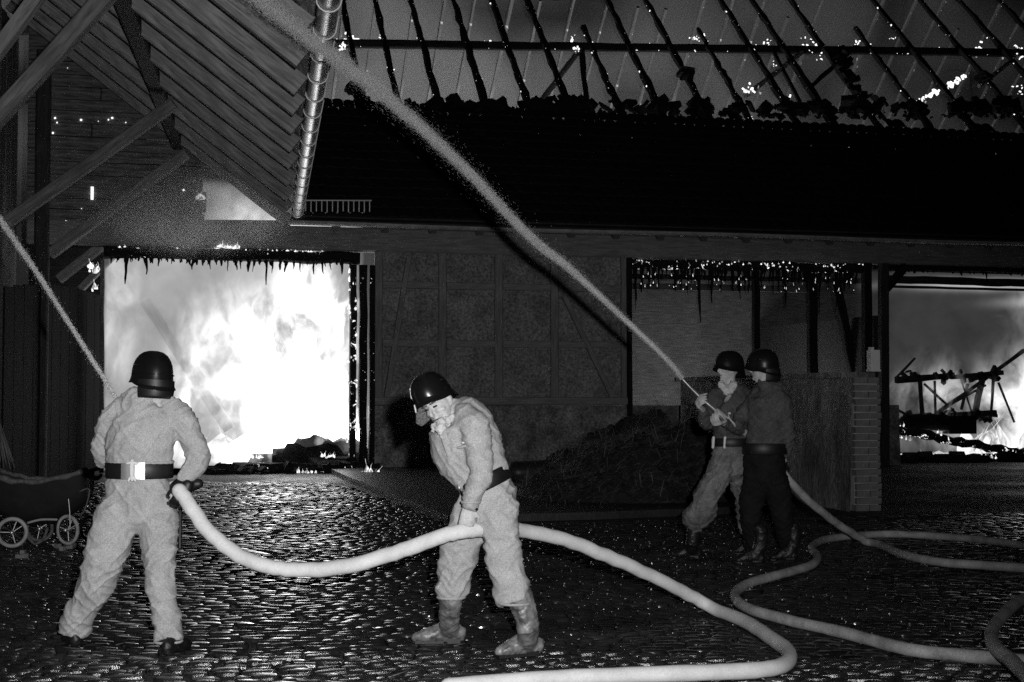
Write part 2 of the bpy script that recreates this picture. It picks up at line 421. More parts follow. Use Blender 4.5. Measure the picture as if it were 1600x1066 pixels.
for p in px_posts: beam('post', (X(p), YW-0.03, zp), (X(p), YW-0.03, zplate_lo), 0.16, 0.17, M['timber_frame'], barn, 0.03)
for q in rails[1:3]:
    for i in range(len(px_posts)-1):
        beam('rail', (X(px_posts[i])+0.085, YW-0.035, Z(q)), (X(px_posts[i+1])-0.085, YW-0.035, Z(q)), 0.14, 0.14, M['timber_frame'], barn, 0.03)
beam('sill_beam', (X(580), YW-0.03, zp), (X(985), YW-0.03, zp), 0.2, 0.16, M['timber_frame'], barn, 0.03)
beam('brace', (X(603), YW-0.06, zp+0.08), (X(637), YW-0.06, zplate_lo-.1), 0.10, 0.16, M['timber_frame'], barn, 0.04, up=Vector((0, 1, 0)))
beam('brace', (X(955), YW-0.06, zp+0.08), (X(880), YW-0.06, zplate_lo-.8), 0.10, 0.14, M['timber_frame'], barn, 0.04, up=Vector((0, 1, 0)))
# rough plinth
V = []; F = []; nx, nz = 60, 8; xa, xb = X(578), X(1400)
for i in range(nx+1):
    for j in range(nz+1):
        x = xa+(xb-xa)*i/nx; z = (zp-0.09)*j/nz; p = Vector((x*1.5, z*1.5, 3))
        V.append((x, YW-0.12-0.05*(1-j/nz)+0.05*mnoise.noise(p)+0.02*mnoise.noise(p*4), z))
for i in range(nx):
    for j in range(nz):
        k = i*(nz+1)+j; F.append((k, k+nz+1, k+nz+2, k+1))
m_ = MB(); m_.add(V, F); m_.box(((xa+xb)/2, YW+0.08, (zp-0.09)/2), ((xb-xa)/2, 0.19, (zp-0.1)/2)); m_.build('plinth', M['plinth'], barn)
# charred jambs of the left doorway, posts of the right one
for p, wd in ((550, 0.13), (566, 0.16), (580, 0.11)):
    beam('door_post', (X(p), YW-0.1, 0.12), (X(p), YW-0.1, Z(418)), wd, 0.16, M['char_hot'] if p == 550 else M['char_ember'], barn, 0.10, chew=0.15)
beam('leaning_timber', onY(228, 470, 29.5), onY(358, 672, 29.3), 0.30, 0.22, M['wood'], barn, 0.1)
beam('door_post', (X(160), YW-0.05, 0.05), (X(158), YW-0.05, Z(418)), 0.09, 0.2, M['wood_mid'], barn, 0.15, chew=0.2)
m_ = MB()
for a in range(14):      # charred stub boards beside the jamb, burnt to points
    pass
beam('door_post', (X(1352), YW-0.1, 0), (X(1352), YW-0.1, zplate_lo), 0.17, 0.2, M['char'], barn, 0.05)
beam('door_post', (X(1375), YW-0.14, 0), (X(1377), YW-0.14, zplate_lo), 0.18, 0.2, M['wood_dark'], barn, 0.04)
beam('door_post', (X(981), YW-0.06, 0.9), (X(981), YW-0.06, zplate_lo), 0.12, 0.16, M['char'], barn, 0.06)
beam('brace', (X(1380), YW-0.14, Z(440)), (X(1412), YW-0.14, Z(400)), 0.14, 0.16, M['char'], barn, 0.08)
beam('brace', (X(1306, 29), 29, Z(440, 1300, 29)), (X(1336, 29), 29, Z(588, 1300, 29)), 0.22, 0.2, M['char'], barn, 0.08)
for p, Y_, q, wd in ((1182, 30, 470, 0.14), (1270, 29, 410, 0.2), (1372, 31, 420, 0.12)):
    beam('inner_post', (X(p, Y_), Y_, 0), (X(p, Y_), Y_, Z(400, 900, Y_)), wd, 0.18, M['char'], barn, 0.07)
# burning threshold beam of the left doorway
beam('threshold', (X(385), YW-0.12, 0.10), (X(592), YW-0.12, 0.10), 0.28, 0.2, M['char_hot'], barn, 0.25, chew=0.3)
beam('threshold', (X(170), YW-0.05, 0.05), (X(385), YW-0.05, 0.06), 0.26, 0.13, M['char_ember'], barn, 0.25)
# charred laths hanging under the headers
def hanging(xa, xb, Y, ztop, lmin, lmax, wd, name='charred_lath', longp=0.12, mat=None):
    x = xa
    while x < xb:
        L = random.uniform(lmin, lmax)
        if random.random() < longp: L *= random.uniform(1.6, 2.4)
        w_ = wd*random.uniform(0.6, 1.4)
        p0 = Vector((x, Y+random.uniform(-.04, .04), ztop)); p1 = p0+Vector((random.uniform(-.04, .04), random.uniform(-.05, .05), -L))
        beam(name, p0, p1, w_, 0.03, mat or M['char'], barn, 0.2, up=Vector((0, 1, 0)), seg=5, taper=0.2, chew=0.35)
        x += wd*random.uniform(1.1, 1.9)
hanging(X(172), X(548), YW-0.14, Z(409), 0.12, 0.34, 0.085, longp=.08)
hanging(X(172), X(548), YW-0.08, Z(409), 0.10, 0.2, 0.09, longp=.05)
hanging(X(992), X(1345), YW-0.1, Z(405), 0.25, 0.6, 0.09, longp=0.2)
hanging(X(1395), X(1640), YW+0.04, Z(404), 0.03, 0.12, 0.10, longp=.1)
hanging(X(992), X(1345), YW-0.04, Z(405), 0.2, 0.4, 0.10, longp=0.1)
# small flames: one tongue
def tongue(mb, base, h, wd, lean=0.0, n=6, ph=0.0):
    V = []; F = []; segs = 6
    for i in range(segs+1):
        t = i/segs; r = wd*0.5*(math.sin(math.pi*min(1, t*1.15+0.22)) if t < 0.85 else 0.35*(1-t)/0.15)
        r = max(r, 0.002)*(1+0.25*math.sin(7*t+ph))
        c = Vector(base)+Vector((lean*t*t*h+0.14*h*math.sin(4*t+ph)*t, 0.08*h*math.sin(3*t+ph*2)*t, h*t))
        for j in range(n):
            a = 2*math.pi*j/n; V.append(c+Vector((r*math.cos(a), r*0.7*math.sin(a), 0)))
    for i in range(segs):
        for j in range(n): F.append((i*n+j, i*n+(j+1) % n, (i+1)*n+(j+1) % n, (i+1)*n+j))
    F.append(tuple(reversed(range(n)))); F.append(tuple(segs*n+j for j in range(n)))
    mb.add(V, F)
def flame_row(mb, p0, p1, n, h, wd, hv=0.5, jy=0.05, jz=0.02):
    ph_ = random.random()*50
    for i in range(n):
        t = (i+random.uniform(-.4, .4))/max(n-1, 1)
        if n > 10 and mnoise.noise(Vector((t*n*.13, ph_, 0))) < -0.02: continue
        p = Vector(p0).lerp(Vector(p1), t)
        p += Vector((0, random.uniform(-jy, jy), random.uniform(-jz, jz)))
        tongue(mb, p, h*random.uniform(1-hv, 1+hv), wd*random.uniform(0.6, 1.3), random.uniform(-.2, .2), 6, random.random()*6)
def flames(name, mb, label, mat=None, group=None):
    o = mb.build(name, mat or M['flame_small'], None, smooth=True, kind='stuff'); meta(o, label, 'fire'); return o
mb = MB()
flame_row(mb, (X(178), YW-0.16, Z(401)), (X(560), YW-0.2, Z(400)), 70, 0.035, 0.05, jz=0.01)
flames('flames', mb, 'row of small flames licking the header of the left doorway')
mb = MB()
flame_row(mb, (X(395), YW-0.28, Z(713)), (X(590), YW-0.28, Z(711)), 55, 0.09, 0.05)
flame_row(mb, (X(395), YW-0.3, 0.0), (X(560), YW-0.3, 0.0), 36, 0.08, 0.045)
flame_row(mb, (X(555), YW-0.2, Z(690)), (X(553), YW-0.2, Z(470)), 12, 0.09, 0.05)
flame_row(mb, (X(541), YW-0.2, Z(690)), (X(543), YW-0.2, Z(430)), 16, 0.12, 0.05)
flames('flames', mb, 'fringe of small flames along the threshold of the left doorway')
mb = MB()
c = onZ(575, 745)
for dx, h, wd in ((-.17, .1, .1), (-.08, .12, .12), (-0.03, .34, .13), (.04, .26, .12), (.1, .14, .1), (.18, .2, .08), (.33, .07, .12), (.4, .06, .08), (-.24, .07, .12)):
    tongue(mb, c+Vector((dx, random.uniform(-.05, .05), -0.01)), h, wd, random.uniform(-.2, .3), 7, random.random()*6)
flames('flames', mb, 'little bright fire burning by itself on the ground beside the door post')
mb = MB()
flame_row(mb, (X(995), YW-0.15, Z(405)), (X(1345), YW-0.15, Z(403)), 70, 0.03, 0.03, .8, jz=0.05)
flame_row(mb, (X(995), YW-0.15, Z(436)), (X(1340), YW-0.15, Z(436)), 110, 0.035, 0.016, .8, jz=0.16)
flames('flames', mb, 'broken line of glowing scraps along the header of the right doorway')

# --- fire volumes ---------------------------------------------------
def fire_volume(name, lo, hi, blobs, base, amp, label, nscale=0.8, seed=0.0, smoke=0.0, thr=(0.42, 0.62), glow=()):
    c = (Vector(lo)+Vector(hi))/2; h = (Vector(hi)-Vector(lo))/2
    mb = MB(); mb.box((0, 0, 0), h)
    b = NB(name+'_mat'); v = b.coord((1, 1, 1))
    warp = b.n('ShaderNodeTexNoise'); b.put(warp.inputs['Vector'], v); warp.inputs['Scale'].default_value = 1.1; warp.inputs['Detail'].default_value = 3
    vm = b.n('ShaderNodeVectorMath', operation='MULTIPLY_ADD'); b.put(vm.inputs[0], warp.outputs['Color']); vm.inputs[1].default_value = (0.9, 0.9, 1.3); b.put(vm.inputs[2], v)
    mp = b.n('ShaderNodeMapping'); b.put(mp.inputs[0], vm.outputs[0]); mp.inputs['Scale'].default_value = (1.15, 0.55, 0.55); mp.inputs['Location'].default_value = (seed, seed*2, 0)
    nn = b.noise(mp.outputs[0], nscale, 7, 0.68, 1.1)
    fl_ = b.rng(nn, thr[0], thr[1], 0, 1, True)
    sx = b.n('ShaderNodeSeparateXYZ'); b.put(sx.inputs[0], v)
    mask = None
    for (bx, bz, rx, rz, a) in blobs:       # bx,bz in metres from the box's centre
        dx = b.math('DIVIDE', b.math('SUBTRACT', sx.outputs[0], bx), rx); dz = b.math('DIVIDE', b.math('SUBTRACT', sx.outputs[2], bz), rz)
        q = b.math('ADD', b.math('MULTIPLY', dx, dx), b.math('MULTIPLY', dz, dz))
        g = b.math('MULTIPLY', b.math('POWER', 2.718, b.math('MULTIPLY', q, -1.0)), a)
        mask = g if mask is None else b.math('ADD', mask, g)
    # base glow standing in for fire-lit smoke, itself uneven
    bn = b.rng(b.noise(vm.outputs[0], 1.0, 6, 0.65, 0.6), 0.32, 0.68, 0.35, 1.6)
    e = b.math('ADD', b.math('MULTIPLY', bn, base), b.math('MULTIPLY', b.math('MULTIPLY', fl_, mask), amp))
    for (bx, bz, rx, rz, a) in glow:
        dx = b.math('DIVIDE', b.math('SUBTRACT', sx.outputs[0], bx), rx); dz = b.math('DIVIDE', b.math('SUBTRACT', sx.outputs[2], bz), rz)
        e = b.math('ADD', e, b.math('MULTIPLY', b.math('MULTIPLY', b.math('POWER', 2.718, b.math('MULTIPLY', b.math('ADD', b.math('MULTIPLY', dx, dx), b.math('MULTIPLY', dz, dz)), -1.0)), a), bn))
    em = b.n('ShaderNodeEmission'); em.inputs[0].default_value = (1, 1, 1, 1); b.put(em.inputs[1], e)
    if smoke:
        ab = b.n('ShaderNodeVolumeAbsorption'); ab.inputs[0].default_value = (0, 0, 0, 1); ab.inputs[1].default_value = smoke
        ad = b.n('ShaderNodeAddShader'); b.t.links.new(em.outputs[0], ad.inputs[0]); b.t.links.new(ab.outputs[0], ad.inputs[1]); b.t.links.new(ad.outputs[0], b.out.inputs[1])
    else: b.t.links.new(em.outputs[0], b.out.inputs[1])
    o = mb.build(name, b.m, None, kind='stuff'); o.location = c; WM[o.name] = Matrix.Translation(c); meta(o, label, 'fire'); return o
lo = (X(158), YW+0.25, 0.06); hi = (X(572), YW+2.6, 5.6)
fire_volume('fire', lo, hi, [(1.4, -1.5, 1.0, 1.2, 5.0), (0.1, -0.5, 0.9, 0.9, 1.3), (1.5, 0.4, 0.6, 0.8, 3.0), (0.4, 2.1, 1.0, .45, .5), (-1.0, -1.9, 0.5, 0.8, 1.2), (-2.2, 0.4, 0.35, 1.7, 0.35)],
            0.25, 1.35, 'roaring fire filling the left doorway of the barn', 1.5, 1.3, 0.4, thr=(0.46, 0.60), glow=[(.35, 2.15, .9, .35, .3)])
# room shells behind the openings
def wallbox(name, a, b_, mat, parent=barn):
    a = Vector(a); b_ = Vector(b_); m_ = MB(); m_.box((a+b_)/2, (b_-a)/2); return m_.build(name, mat, parent)
wallbox('inner_wall', (X(40), YW+5.0, 0), (X(600), YW+5.15, 4.9), M['char'])
wallbox('inner_wall', (X(585), YW+0.2, 0), (X(585)+0.14, YW+5.0, 4.6), M['wood_dark'])
wallbox('inner_wall', (X(600)+.2, YW+7.0, 0), (x1+3, YW+7.15, 5.4), M['wood_mid'])
wallbox('inner_wall', (X(1380)+.05, YW+0.5, 0), (X(1380)+0.19, YW+6.9, 3.2), M['wood_dark'])
wallbox('rear_wall', (X(40), YW+19.3, 0), (x1+6, YW+19.6, 4.9), M['wood_dark'])
# burning heaps; two are unseen, added for their light
def heap(name, c, rx, ry, h, mat, label, cat='fire', kind='stuff', seed=0, n=26, lump=0.35):
    V = []; F = []
    for j in range(9):
        t = j/8
        for i in range(n):
            a = 2*math.pi*i/n; rr = t**0.8
            p = Vector((math.cos(a)*rr*2+seed, math.sin(a)*rr*2, t*2))
            k = 1+lump*mnoise.noise(p*1.3)+0.5*lump*mnoise.noise(p*3.1)
            V.append((c[0]+rx*rr*k*math.cos(a), c[1]+ry*rr*k*math.sin(a), c[2]+h*(1-t*t)*max(0.2, k+0.25*mnoise.noise(p*4))-0.02*t))
    for j in range(8):
        for i in range(n): F.append((j*n+i, (j+1)*n+i, (j+1)*n+(i+1) % n, j*n+(i+1) % n))
    F.append(tuple(range(n)))
    o = mesh(name, V, F, mat, None, None, True, kind); meta(o, label, cat); return o
heap('glowing_heap', (X(470, 29.6), 29.7, 0.05), 1.35, .9, 1.5, M['fire_core'], 'heap of hay burning white-hot low in the left doorway', seed=1)
heap('glowing_heap', (8.5, 40.5, 0.05), 4.2, 2.6, 1.3, M['hidden_glow'], 'unseen glowing heap added behind the half-timbered wall to light smoke and rafters', seed=5)  # unseen emitter, added to light the smoke bank and rear rafters
heap('glowing_heap', (X(1160, 31), 31.2, 0.05), 1.6, 0.8, 0.7, M['fire_core'], 'unseen glowing heap added low behind the manure heap to light the bay', seed=9)  # hidden by the plinth, added to light the back wall of the bay
heap('charred_heap', (X(505), YW+.45, 0.0), 1.35, 0.4, 0.62, M['debris'], 'black charred heap inside the foot of the left doorway', 'debris', seed=3)
mb = MB()
for i in range(26):
    px_ = random.uniform(300, 535); h = random.uniform(0.5, 1.6)*(1.25 if px_ > 400 else 0.6)
    Y_ = random.uniform(29.2, 31.0); tongue(mb, (X(px_, Y_), Y_, 0.1), h, random.uniform(.3, .7), random.uniform(-.3, .3), 9, random.random()*6)
flames('flames', mb, 'tall tongues of flame leaping up inside the left doorway', M['flame'])

# fallen charred scraps and hay stubs along the foot of the doorway
mb = MB()
for _ in range(150):
    px_ = random.uniform(330, 560); R = Matrix.Rotation(random.random()*6, 3, 'Z') @ Matrix.Rotation(random.uniform(-1, 1), 3, 'X'); s = random.uniform(.05, .2)
    mb.box((X(px_), YW+random.uniform(-.35, .5), random.uniform(.02, .10)+.0012*max(0, px_-400)*random.random()), (s, s*random.uniform(.2, .7), s*random.uniform(.15, .5)), R)
for _ in range(70):
    px_ = random.uniform(1384, 1610); R = Matrix.Rotation(random.random()*6, 3, 'Z') @ Matrix.Rotation(random.uniform(-1, 1), 3, 'X'); s = random.uniform(.06, .24)
    mb.box((X(px_, 28.3), random.uniform(28.0, 28.8), random.uniform(.02, .12)), (s, s*random.uniform(.2, .7), s*random.uniform(.15, .5)), R)
o = mb.build('charred_debris', M['debris'], None, kind='stuff'); meta(o, 'charred scraps lying along the feet of the two burning doorways', 'debris')
# --- eave: gutter, rafter tails
YE = YW-0.62
ZE = onY(800, 356, YE).z
V, F = [], []
xs = np.linspace(X(448, YE), X(1850, YE), 60); nU = 10
for i, x in enumerate(xs):
    joint = 1.07 if i % 7 == 0 else 1.0
    for j in range(nU+1):
        a = math.pi*j/nU; V.append((x, YE-0.075*joint*math.cos(a), ZE-0.075*joint*math.sin(a)+0.012*math.sin(x*0.7)))
for i in range(len(xs)-1):
    for j in range(nU):
        k = i*(nU+1)+j; F.append((k, k+1, k+nU+2, k+nU+1))
mesh('gutter', V, F, M['zinc_dull'], barn, smooth=True)
x = X(520)
while x < X(1800):
    beam('rafter_tail', (x, YE+0.1, ZE-0.10), (x, YW+0.2, ZE+0.45), 0.15, 0.13, M['wood_mid'], barn, 0.06); x += 0.93
wallbox('eave_board', (X(440), YE+0.06, ZE-0.03), (x1, YE+0.09, ZE+0.13), M['wood_dark'])

# --- roof
TS = math.tan(math.radians(42)); CS, SN = math.cos(math.radians(42)), math.sin(math.radians(42))
ZR0 = ZE+0.08
def roofP(px, py, off=0.0):
    r = ray(px, py)        # plane z = ZR0+off+(y-YE)*TS
    t = (ZR0+off-YE*TS-CAM.z)/(r.z-r.y*TS); return CAM+r*t
mbt = MB(); mbl = MB(); ybrk = roofP(800, 176).y; nrow = int((ybrk-YE)/CS/0.33)+2
for rr in range(nrow):
    x = X(425)-0.12*(rr % 2)
    while x < x1+1:
        s0 = rr*0.33; edge = (ybrk-YE)/CS+0.28*mnoise.noise(Vector((x*1.3, 0, 0)))+0.16*mnoise.noise(Vector((x*5, 3, 0)))
        if s0 < edge and not (rr > 5 and random.random() < 0.01):
            tl = random.uniform(-.012, .012); y_ = YE-0.03+s0*CS; z_ = ZR0+s0*SN+0.035
            L = 0.40; wd_ = 0.225; V = []
            for a in (0, 1):
                for b_ in (0, .33, .66, 1):
                    bow = 0.03*math.sin(math.pi*b_)
                    V.append((x+wd_*b_, y_+L*a*CS+tl*SN, z_+L*a*SN*0.93+bow+(0.02 if a == 0 else 0)+tl))
            V += [(v[0], v[1], v[2]-0.022) for v in V]
            mbt.add(V, [(0, 4, 5, 1), (1, 5, 6, 2), (2, 6, 7, 3), (8, 9, 13, 12), (9, 10, 14, 13), (10, 11, 15, 14), (0, 1, 9, 8), (1, 2, 10, 9), (2, 3, 11, 10)])
        x += 0.235
mbd = MB(); mbd.add([(X(425), YE+.02, ZR0-.02), (x1+2, YE+.02, ZR0-.02), (x1+2, ybrk-.12, ZR0-.02+(ybrk-.12-YE-.02)*TS), (X(425), ybrk-.12, ZR0-.02+(ybrk-.12-YE-.02)*TS)], [(0, 1, 2, 3)]); mbd.V += [(a, b_, c_-.02) for a, b_, c_ in mbd.V]; mbd.F += [(7, 6, 5, 4), (0, 4, 5, 1), (1, 5, 6, 2), (2, 6, 7, 3), (3, 7, 4, 0)]; mbd.build('roof_light_block', M['char'], barn)  # added sheet under the tiles, stops light leaking through their gaps
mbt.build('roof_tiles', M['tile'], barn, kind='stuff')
for rr in range(1, nrow, 1):
    s0 = rr*0.33
    if s0*CS+YE < ybrk+0.1: wallbox('batten', (X(430), YE+s0*CS, ZR0+s0*SN-0.035), (x1, YE+s0*CS+0.05, ZR0+s0*SN-0.005), M['char'])
# charred clumps and broken battens on the burnt edge of the roof
mb = MB()
def chunk(mb, c, s):
    R = Matrix.Rotation(random.random()*6, 3, 'Z') @ Matrix.Rotation(random.uniform(-1, 1), 3, 'X') @ Matrix.Rotation(random.uniform(-1, 1), 3, 'Y')
    mb.box(c, (s*random.uniform(.3, 1), s*random.uniform(.2, .8), s*random.uniform(.1, .4)), R)
for bx in [625, 690, 720, 760, 765, 770, 838, 886, 890, 895, 850, 912, 970, 1026, 1035, 1092, 1100, 1160, 1220, 1226, 1235, 1280, 1290, 1346, 1352, 1362, 1425, 1440, 1493, 1505, 1510, 1565, 1575]:
    for _ in range(7):
        p = roofP(bx+random.gauss(0, 11), 172-abs(random.gauss(0, 7)), -0.02); chunk(mb, p, random.uniform(.08, .30))
for _ in range(260):
    px_ = random.uniform(470, 1700); p = roofP(px_, 178+random.uniform(-6, 6)+(-14*max(0, (560-px_)/90)), 0.0); chunk(mb, p, random.uniform(.04, .13))
for (px_, py_) in ((1073, 113), (1305, 85), (1320, 100), (1330, 120), (1340, 140), (1535, 122), (550, 140), (560, 150)):
    for _ in range(4): chunk(mb, roofP(px_+random.gauss(0, 4), py_+random.gauss(0, 4), 0.08), 0.2)
mb.build('burnt_battens', M['char'], barn, kind='stuff')
YR = 36.9; ZRD = ZR0+(YR-YE)*TS
fr = [(554, 98, 0), (620, 150, 0), (684, 158, 0), (755, 150, 0), (825, 160, 0), (886, 158, 0), (963, 160, 45), (1025, 158, 0), (1089, 150, 0), (1156, 160, 49), (1222, 155, 0), (1278, 158, 0), (1345, 158, 0), (1424, 161, 45), (1491, 161, 0), (1563, 150, 0), (1640, 160, 0), (1710, 160, 0)]
mbe = MB()
def ember_fleck(p, s):
    R = Matrix.Rotation(random.random()*6, 3, 'Y') @ Matrix.Rotation(random.random()*6, 3, 'X')
    mbe.box(p, (s*random.uniform(.3, 1.2), s*random.uniform(.2, .6), s*random.uniform(.2, .7)), R)
for (bx, by, ty) in fr:
    b_ = roofP(bx, by, -0.10); ylo = ybrk-0.7
    xw = b_.x
    p0 = Vector((xw, ylo, ZR0-0.10+(ylo-YE)*TS)); yt = YR if ty == 0 else roofP(bx, ty).y
    if ty: # top row of the image position: keep the x of the base
        for yy in np.linspace(30, 36, 60):
            q = Vector((xw, yy, ZR0-0.1+(yy-YE)*TS))-CAM
            if 533-FPX*q.dot(UPV)/q.dot(FWD) < ty: yt = yy; break
    p1 = Vector((xw, yt, ZR0-0.10+(yt-YE)*TS))
    beam('rafter', p0, p1, 0.19, 0.19, M['char_ember'], barn, 0.16, seg=26, chew=0.38, taper=0.62)
    L = (p1-p0).length
    for _ in range(random.randrange(2, 9)):
        t = random.random()**0.8; q = p0.lerp(p1, t)
        ember_fleck(q+Vector((random.choice((-1, 1))*0.065, -0.07, -0.04)), random.uniform(.014, .034))
    ember_fleck(p0.lerp(p1, 0.18)+Vector((0, -.08, -.05)), 0.06)
pa, pb = roofP(500, 68, -0.25), roofP(1680, 84, -0.25)
beam('purlin', pa, pb, 0.17, 0.19, M['char'], barn, 0.06, seg=40)
for _ in range(26):
    t = random.random(); q = pa.lerp(pb, t); ember_fleck(q+Vector((0, -.12, random.choice((-.09, -.09, .09)))), random.uniform(.006, .03)*(1.5-t))
def node(px_, py_, n, sp, s):
    for _ in range(int(n*.6)+1): ember_fleck(roofP(px_+random.gauss(0, sp), py_+random.gauss(0, sp), -0.2), random.uniform(.25, .8)*s)
for a in ((545, 62, 26, 7, .07), (537, 75, 12, 4, .06), (594, 57, 6, 3, .04), (652, 57, 6, 3, .04), (905, 75, 22, 6, .06), (895, 62, 6, 3, .04), (1087, 60, 10, 4, .05), (1202, 68, 10, 5, .05), (1262, 70, 26, 7, .06), (1282, 94, 8, 4, .05), (1340, 66, 12, 4, .05), (1172, 140, 18, 6, .06), (1398, 62, 5, 3, .04), (1530, 75, 8, 4, .05), (1590, 76, 20, 6, .05), (1594, 140, 12, 4, .05), (1210, 98, 6, 3, .04), (1232, 150, 6, 3, .04), (1545, 60, 5, 3, .03)): node(*a)
for t in np.linspace(0, 1, 40): # glowing batten fallen across the rafters
    ember_fleck(roofP(1430+80*t+random.gauss(0, 2), 160-42*t+random.gauss(0, 2), -0.2), random.uniform(.02, .07))
# struts under the purlin
def strut(a, b_, wd, mat, oa=-0.3, ob=-0.3): beam('strut', roofP(*a, oa), roofP(*b_, ob), wd, wd, mat, barn, 0.12, chew=0.25)
strut((905, 78), (836, 172), 0.12, M['rear_rafter']); strut((908, 78), (918, 172), 0.15, M['char'])
strut((1262, 75), (1165, 150), 0.12, M['rear_rafter']); strut((1340, 70), (1262, 140), 0.1, M['char']); strut((1600, 80), (1530, 135), 0.1, M['rear_rafter'])
strut((1205, 75), (1250, 160), 0.1, M['char'])
mbe.build('ember_flecks', M['ember'], barn, kind='stuff')
# rear slope rafters, lit from below
xr = onY(530, 100, 40).x-1.0; k = 0
while xr < onY(1640, 100, 40).x:
    if random.random() > 0.08:
        top = ZRD-0.1 if random.random() > 0.2 else ZRD-1.3
        yt = YR+(ZRD-0.1-top)/TS
        beam('rear_rafter', (xr+random.uniform(-.1, .1), yt, top), (xr+random.uniform(-.15, .15), 46.5, ZRD-0.1-(46.5-YR)*TS), random.uniform(.07, .12), 0.12, M['rear_rafter'], barn, 0.10, seg=12, chew=0.25)
    xr += 0.93
beam('rear_purlin', (onY(500, 100, 42).x, 43.2, ZRD-0.3-(43.2-YR)*TS), (onY(1650, 100, 42).x, 43.2, ZRD-0.3-(43.2-YR)*TS), 0.14, 0.16, M['char'], barn, 0.08)

# snow guard on the tiles by the eave
sg = thing('snow_guard', 'small pale ladder-like snow guard on the roof just above the eave', 'snow guard', roofP(520, 332))
ga, gb = roofP(458, 333, .06), roofP(580, 333, .06); gh = 0.24
for dz in (0.0, gh): tube('bar', [ga+Vector((0, 0, dz)), gb+Vector((0, 0, dz))], [0.016, 0.016], M['iron_light'], sg, 6, 1)
for i in range(15):
    q = ga.lerp(gb, (i+0.3)/14.6); tube('rung', [q, q+Vector((0, 0, gh))], [0.014]*2, M['iron_light'], sg, 6, 1)

# --- right-hand room: loft boards with light between them, burning beams, wagon wreck
for (q0, q1, Y_, m_) in ((399, 411, 28.7, 'wood_dark'), (413, 418, 28.65, 'char'), (424.5, 427, 28.7, 'wood_mid'), (434, 446, 28.7, 'wood_dark'), (449, 453, 28.75, 'wood_dark')):
    zc_ = (Z(q0, 1480, Y_)+Z(q1, 1480, Y_))/2; beam('loft_board', (X(1384, Y_), Y_, zc_+.02), (x1, Y_, zc_-.02), 0.05, abs(Z(q0, 1480, Y_)-Z(q1, 1480, Y_)), M[m_], barn, 0.08, seg=24)
for (q0, q1, Y_, m_) in ((396, 412, 30.5, 'wood_dark'), (432, 440, 30.7, 'wood_dark'), (446, 456, 31.0, 'wood_mid')):
    zc_ = (Z(q0, 1180, Y_)+Z(q1, 1180, Y_))/2; beam('loft_board', (X(985, Y_), Y_, zc_), (X(1375, Y_), Y_, zc_), 0.05, abs(Z(q0, 1180, Y_)-Z(q1, 1180, Y_)), M[m_], barn, 0.08, seg=24)
lo = (X(1385, 29)+.2, 28.9, 0.05); hi = (X(1640, 31), 30.9, 4.4)
fire_volume('fire', lo, hi, [(-1.3, -0.8, 0.5, 0.6, 2.0), (1.2, -1.2, 0.8, 1.0, 3.5), (0.2, -1.75, 1.8, 0.3, 1.0), (0.0, -.7, 1.0, .4, .6), (1.7, 1.3, 0.5, 0.4, .9)], 0.030, 1.0, 'fire burning in the right-hand bay of the barn', 1.2, 4.0, 0.6, thr=(.47, .60), glow=[(-.1, 1.83, 1.7, .11, .5), (1.4, 1.45, .8, .12, .3)])  # glow: added emission bands standing in for the fire-lit ceiling
wz = 29.0
def on(px_, py_, Y_=wz): return onY(px_, py_, Y_)
wg = thing('burnt_wagon', 'black wreck of a burnt farm wagon in the right-hand bay', 'wagon', (X(1480, wz), wz, 0))
def wbeam(a, b_, wd, name='frame_bar', Y2=0): beam(name, on(*a), on(*b_, wz+Y2) if Y2 else on(*b_), wd, wd, M['char'], wg, 0.15, chew=0.2)
wbeam((1400, 594), (1490, 588), 0.15); wbeam((1486, 590), (1566, 582), 0.11); wbeam((1437, 592), (1441, 650), 0.10, 'stake'); wbeam((1460, 595), (1462, 650), 0.05, 'stake'); wbeam((1536, 588), (1522, 655), 0.12, 'stake'); wbeam((1552, 590), (1548, 655), 0.06, 'stake')
wbeam((1462, 648), (1600, 548), 0.09, 'shaft'); wbeam((1480, 650), (1555, 645), 0.14); wbeam((1430, 560), (1400, 590), 0.05, 'shaft'); wbeam((1444, 600), (1500, 652), .05, 'shaft'); wbeam((1500, 588), (1520, 650), .04, 'stake'); wbeam((1470, 640), (1540, 602), .05, 'shaft'); wbeam((1405, 668), (1490, 640), .08, 'shaft'); wbeam((1560, 598), (1585, 660), .05, 'shaft'); wbeam((1502, 640), (1512, 600), .07, 'stake')
mbw = MB()
for _ in range(70): chunkp = on(random.uniform(1405, 1560), random.choice((586, 590, 650, 655))+random.gauss(0, 3)); s = random.uniform(.04, .13); mbw.box(chunkp, (s, s*.5, s*random.uniform(.2, .5)), Matrix.Rotation(random.random()*6, 3, 'Y') @ Matrix.Rotation(random.random()*6, 3, 'Z'))
mbw.build('burnt_scraps', M['char'], wg, kind='stuff')
V, F = loft([on(1417, 661), on(1448, 659), on(1478, 661)], [(.19, .2)]*3, (0, 0, 1), 10, 3); mesh('tank', V, F, M['char'], wg, smooth=True)
wallbox('axle_box', on(1480, 678)+Vector((0, -.15, 0)), on(1520, 650)+Vector((0, .2, 0)), M['char'], wg)
pr = []
for (a, b_, wd, lab) in (((1384, 668), (1610, 712), 0.2, 'charred beam fallen at a slant across the right-hand bay, edged with flames'), ((1452, 736), (1610, 704), 0.17, 'charred beam rising to the right at the foot of the right-hand bay'), ((1384, 700), (1470, 742), 0.10, 'thin burnt pole lying in the left foot of the right-hand bay')):
    o = beam('charred_beam', on(*a, 28.4), on(*b_, 28.4), wd, wd, M['char_hot'], None, 0.25, seg=24, chew=0.35); meta(o, lab, 'beam')
mb = MB()
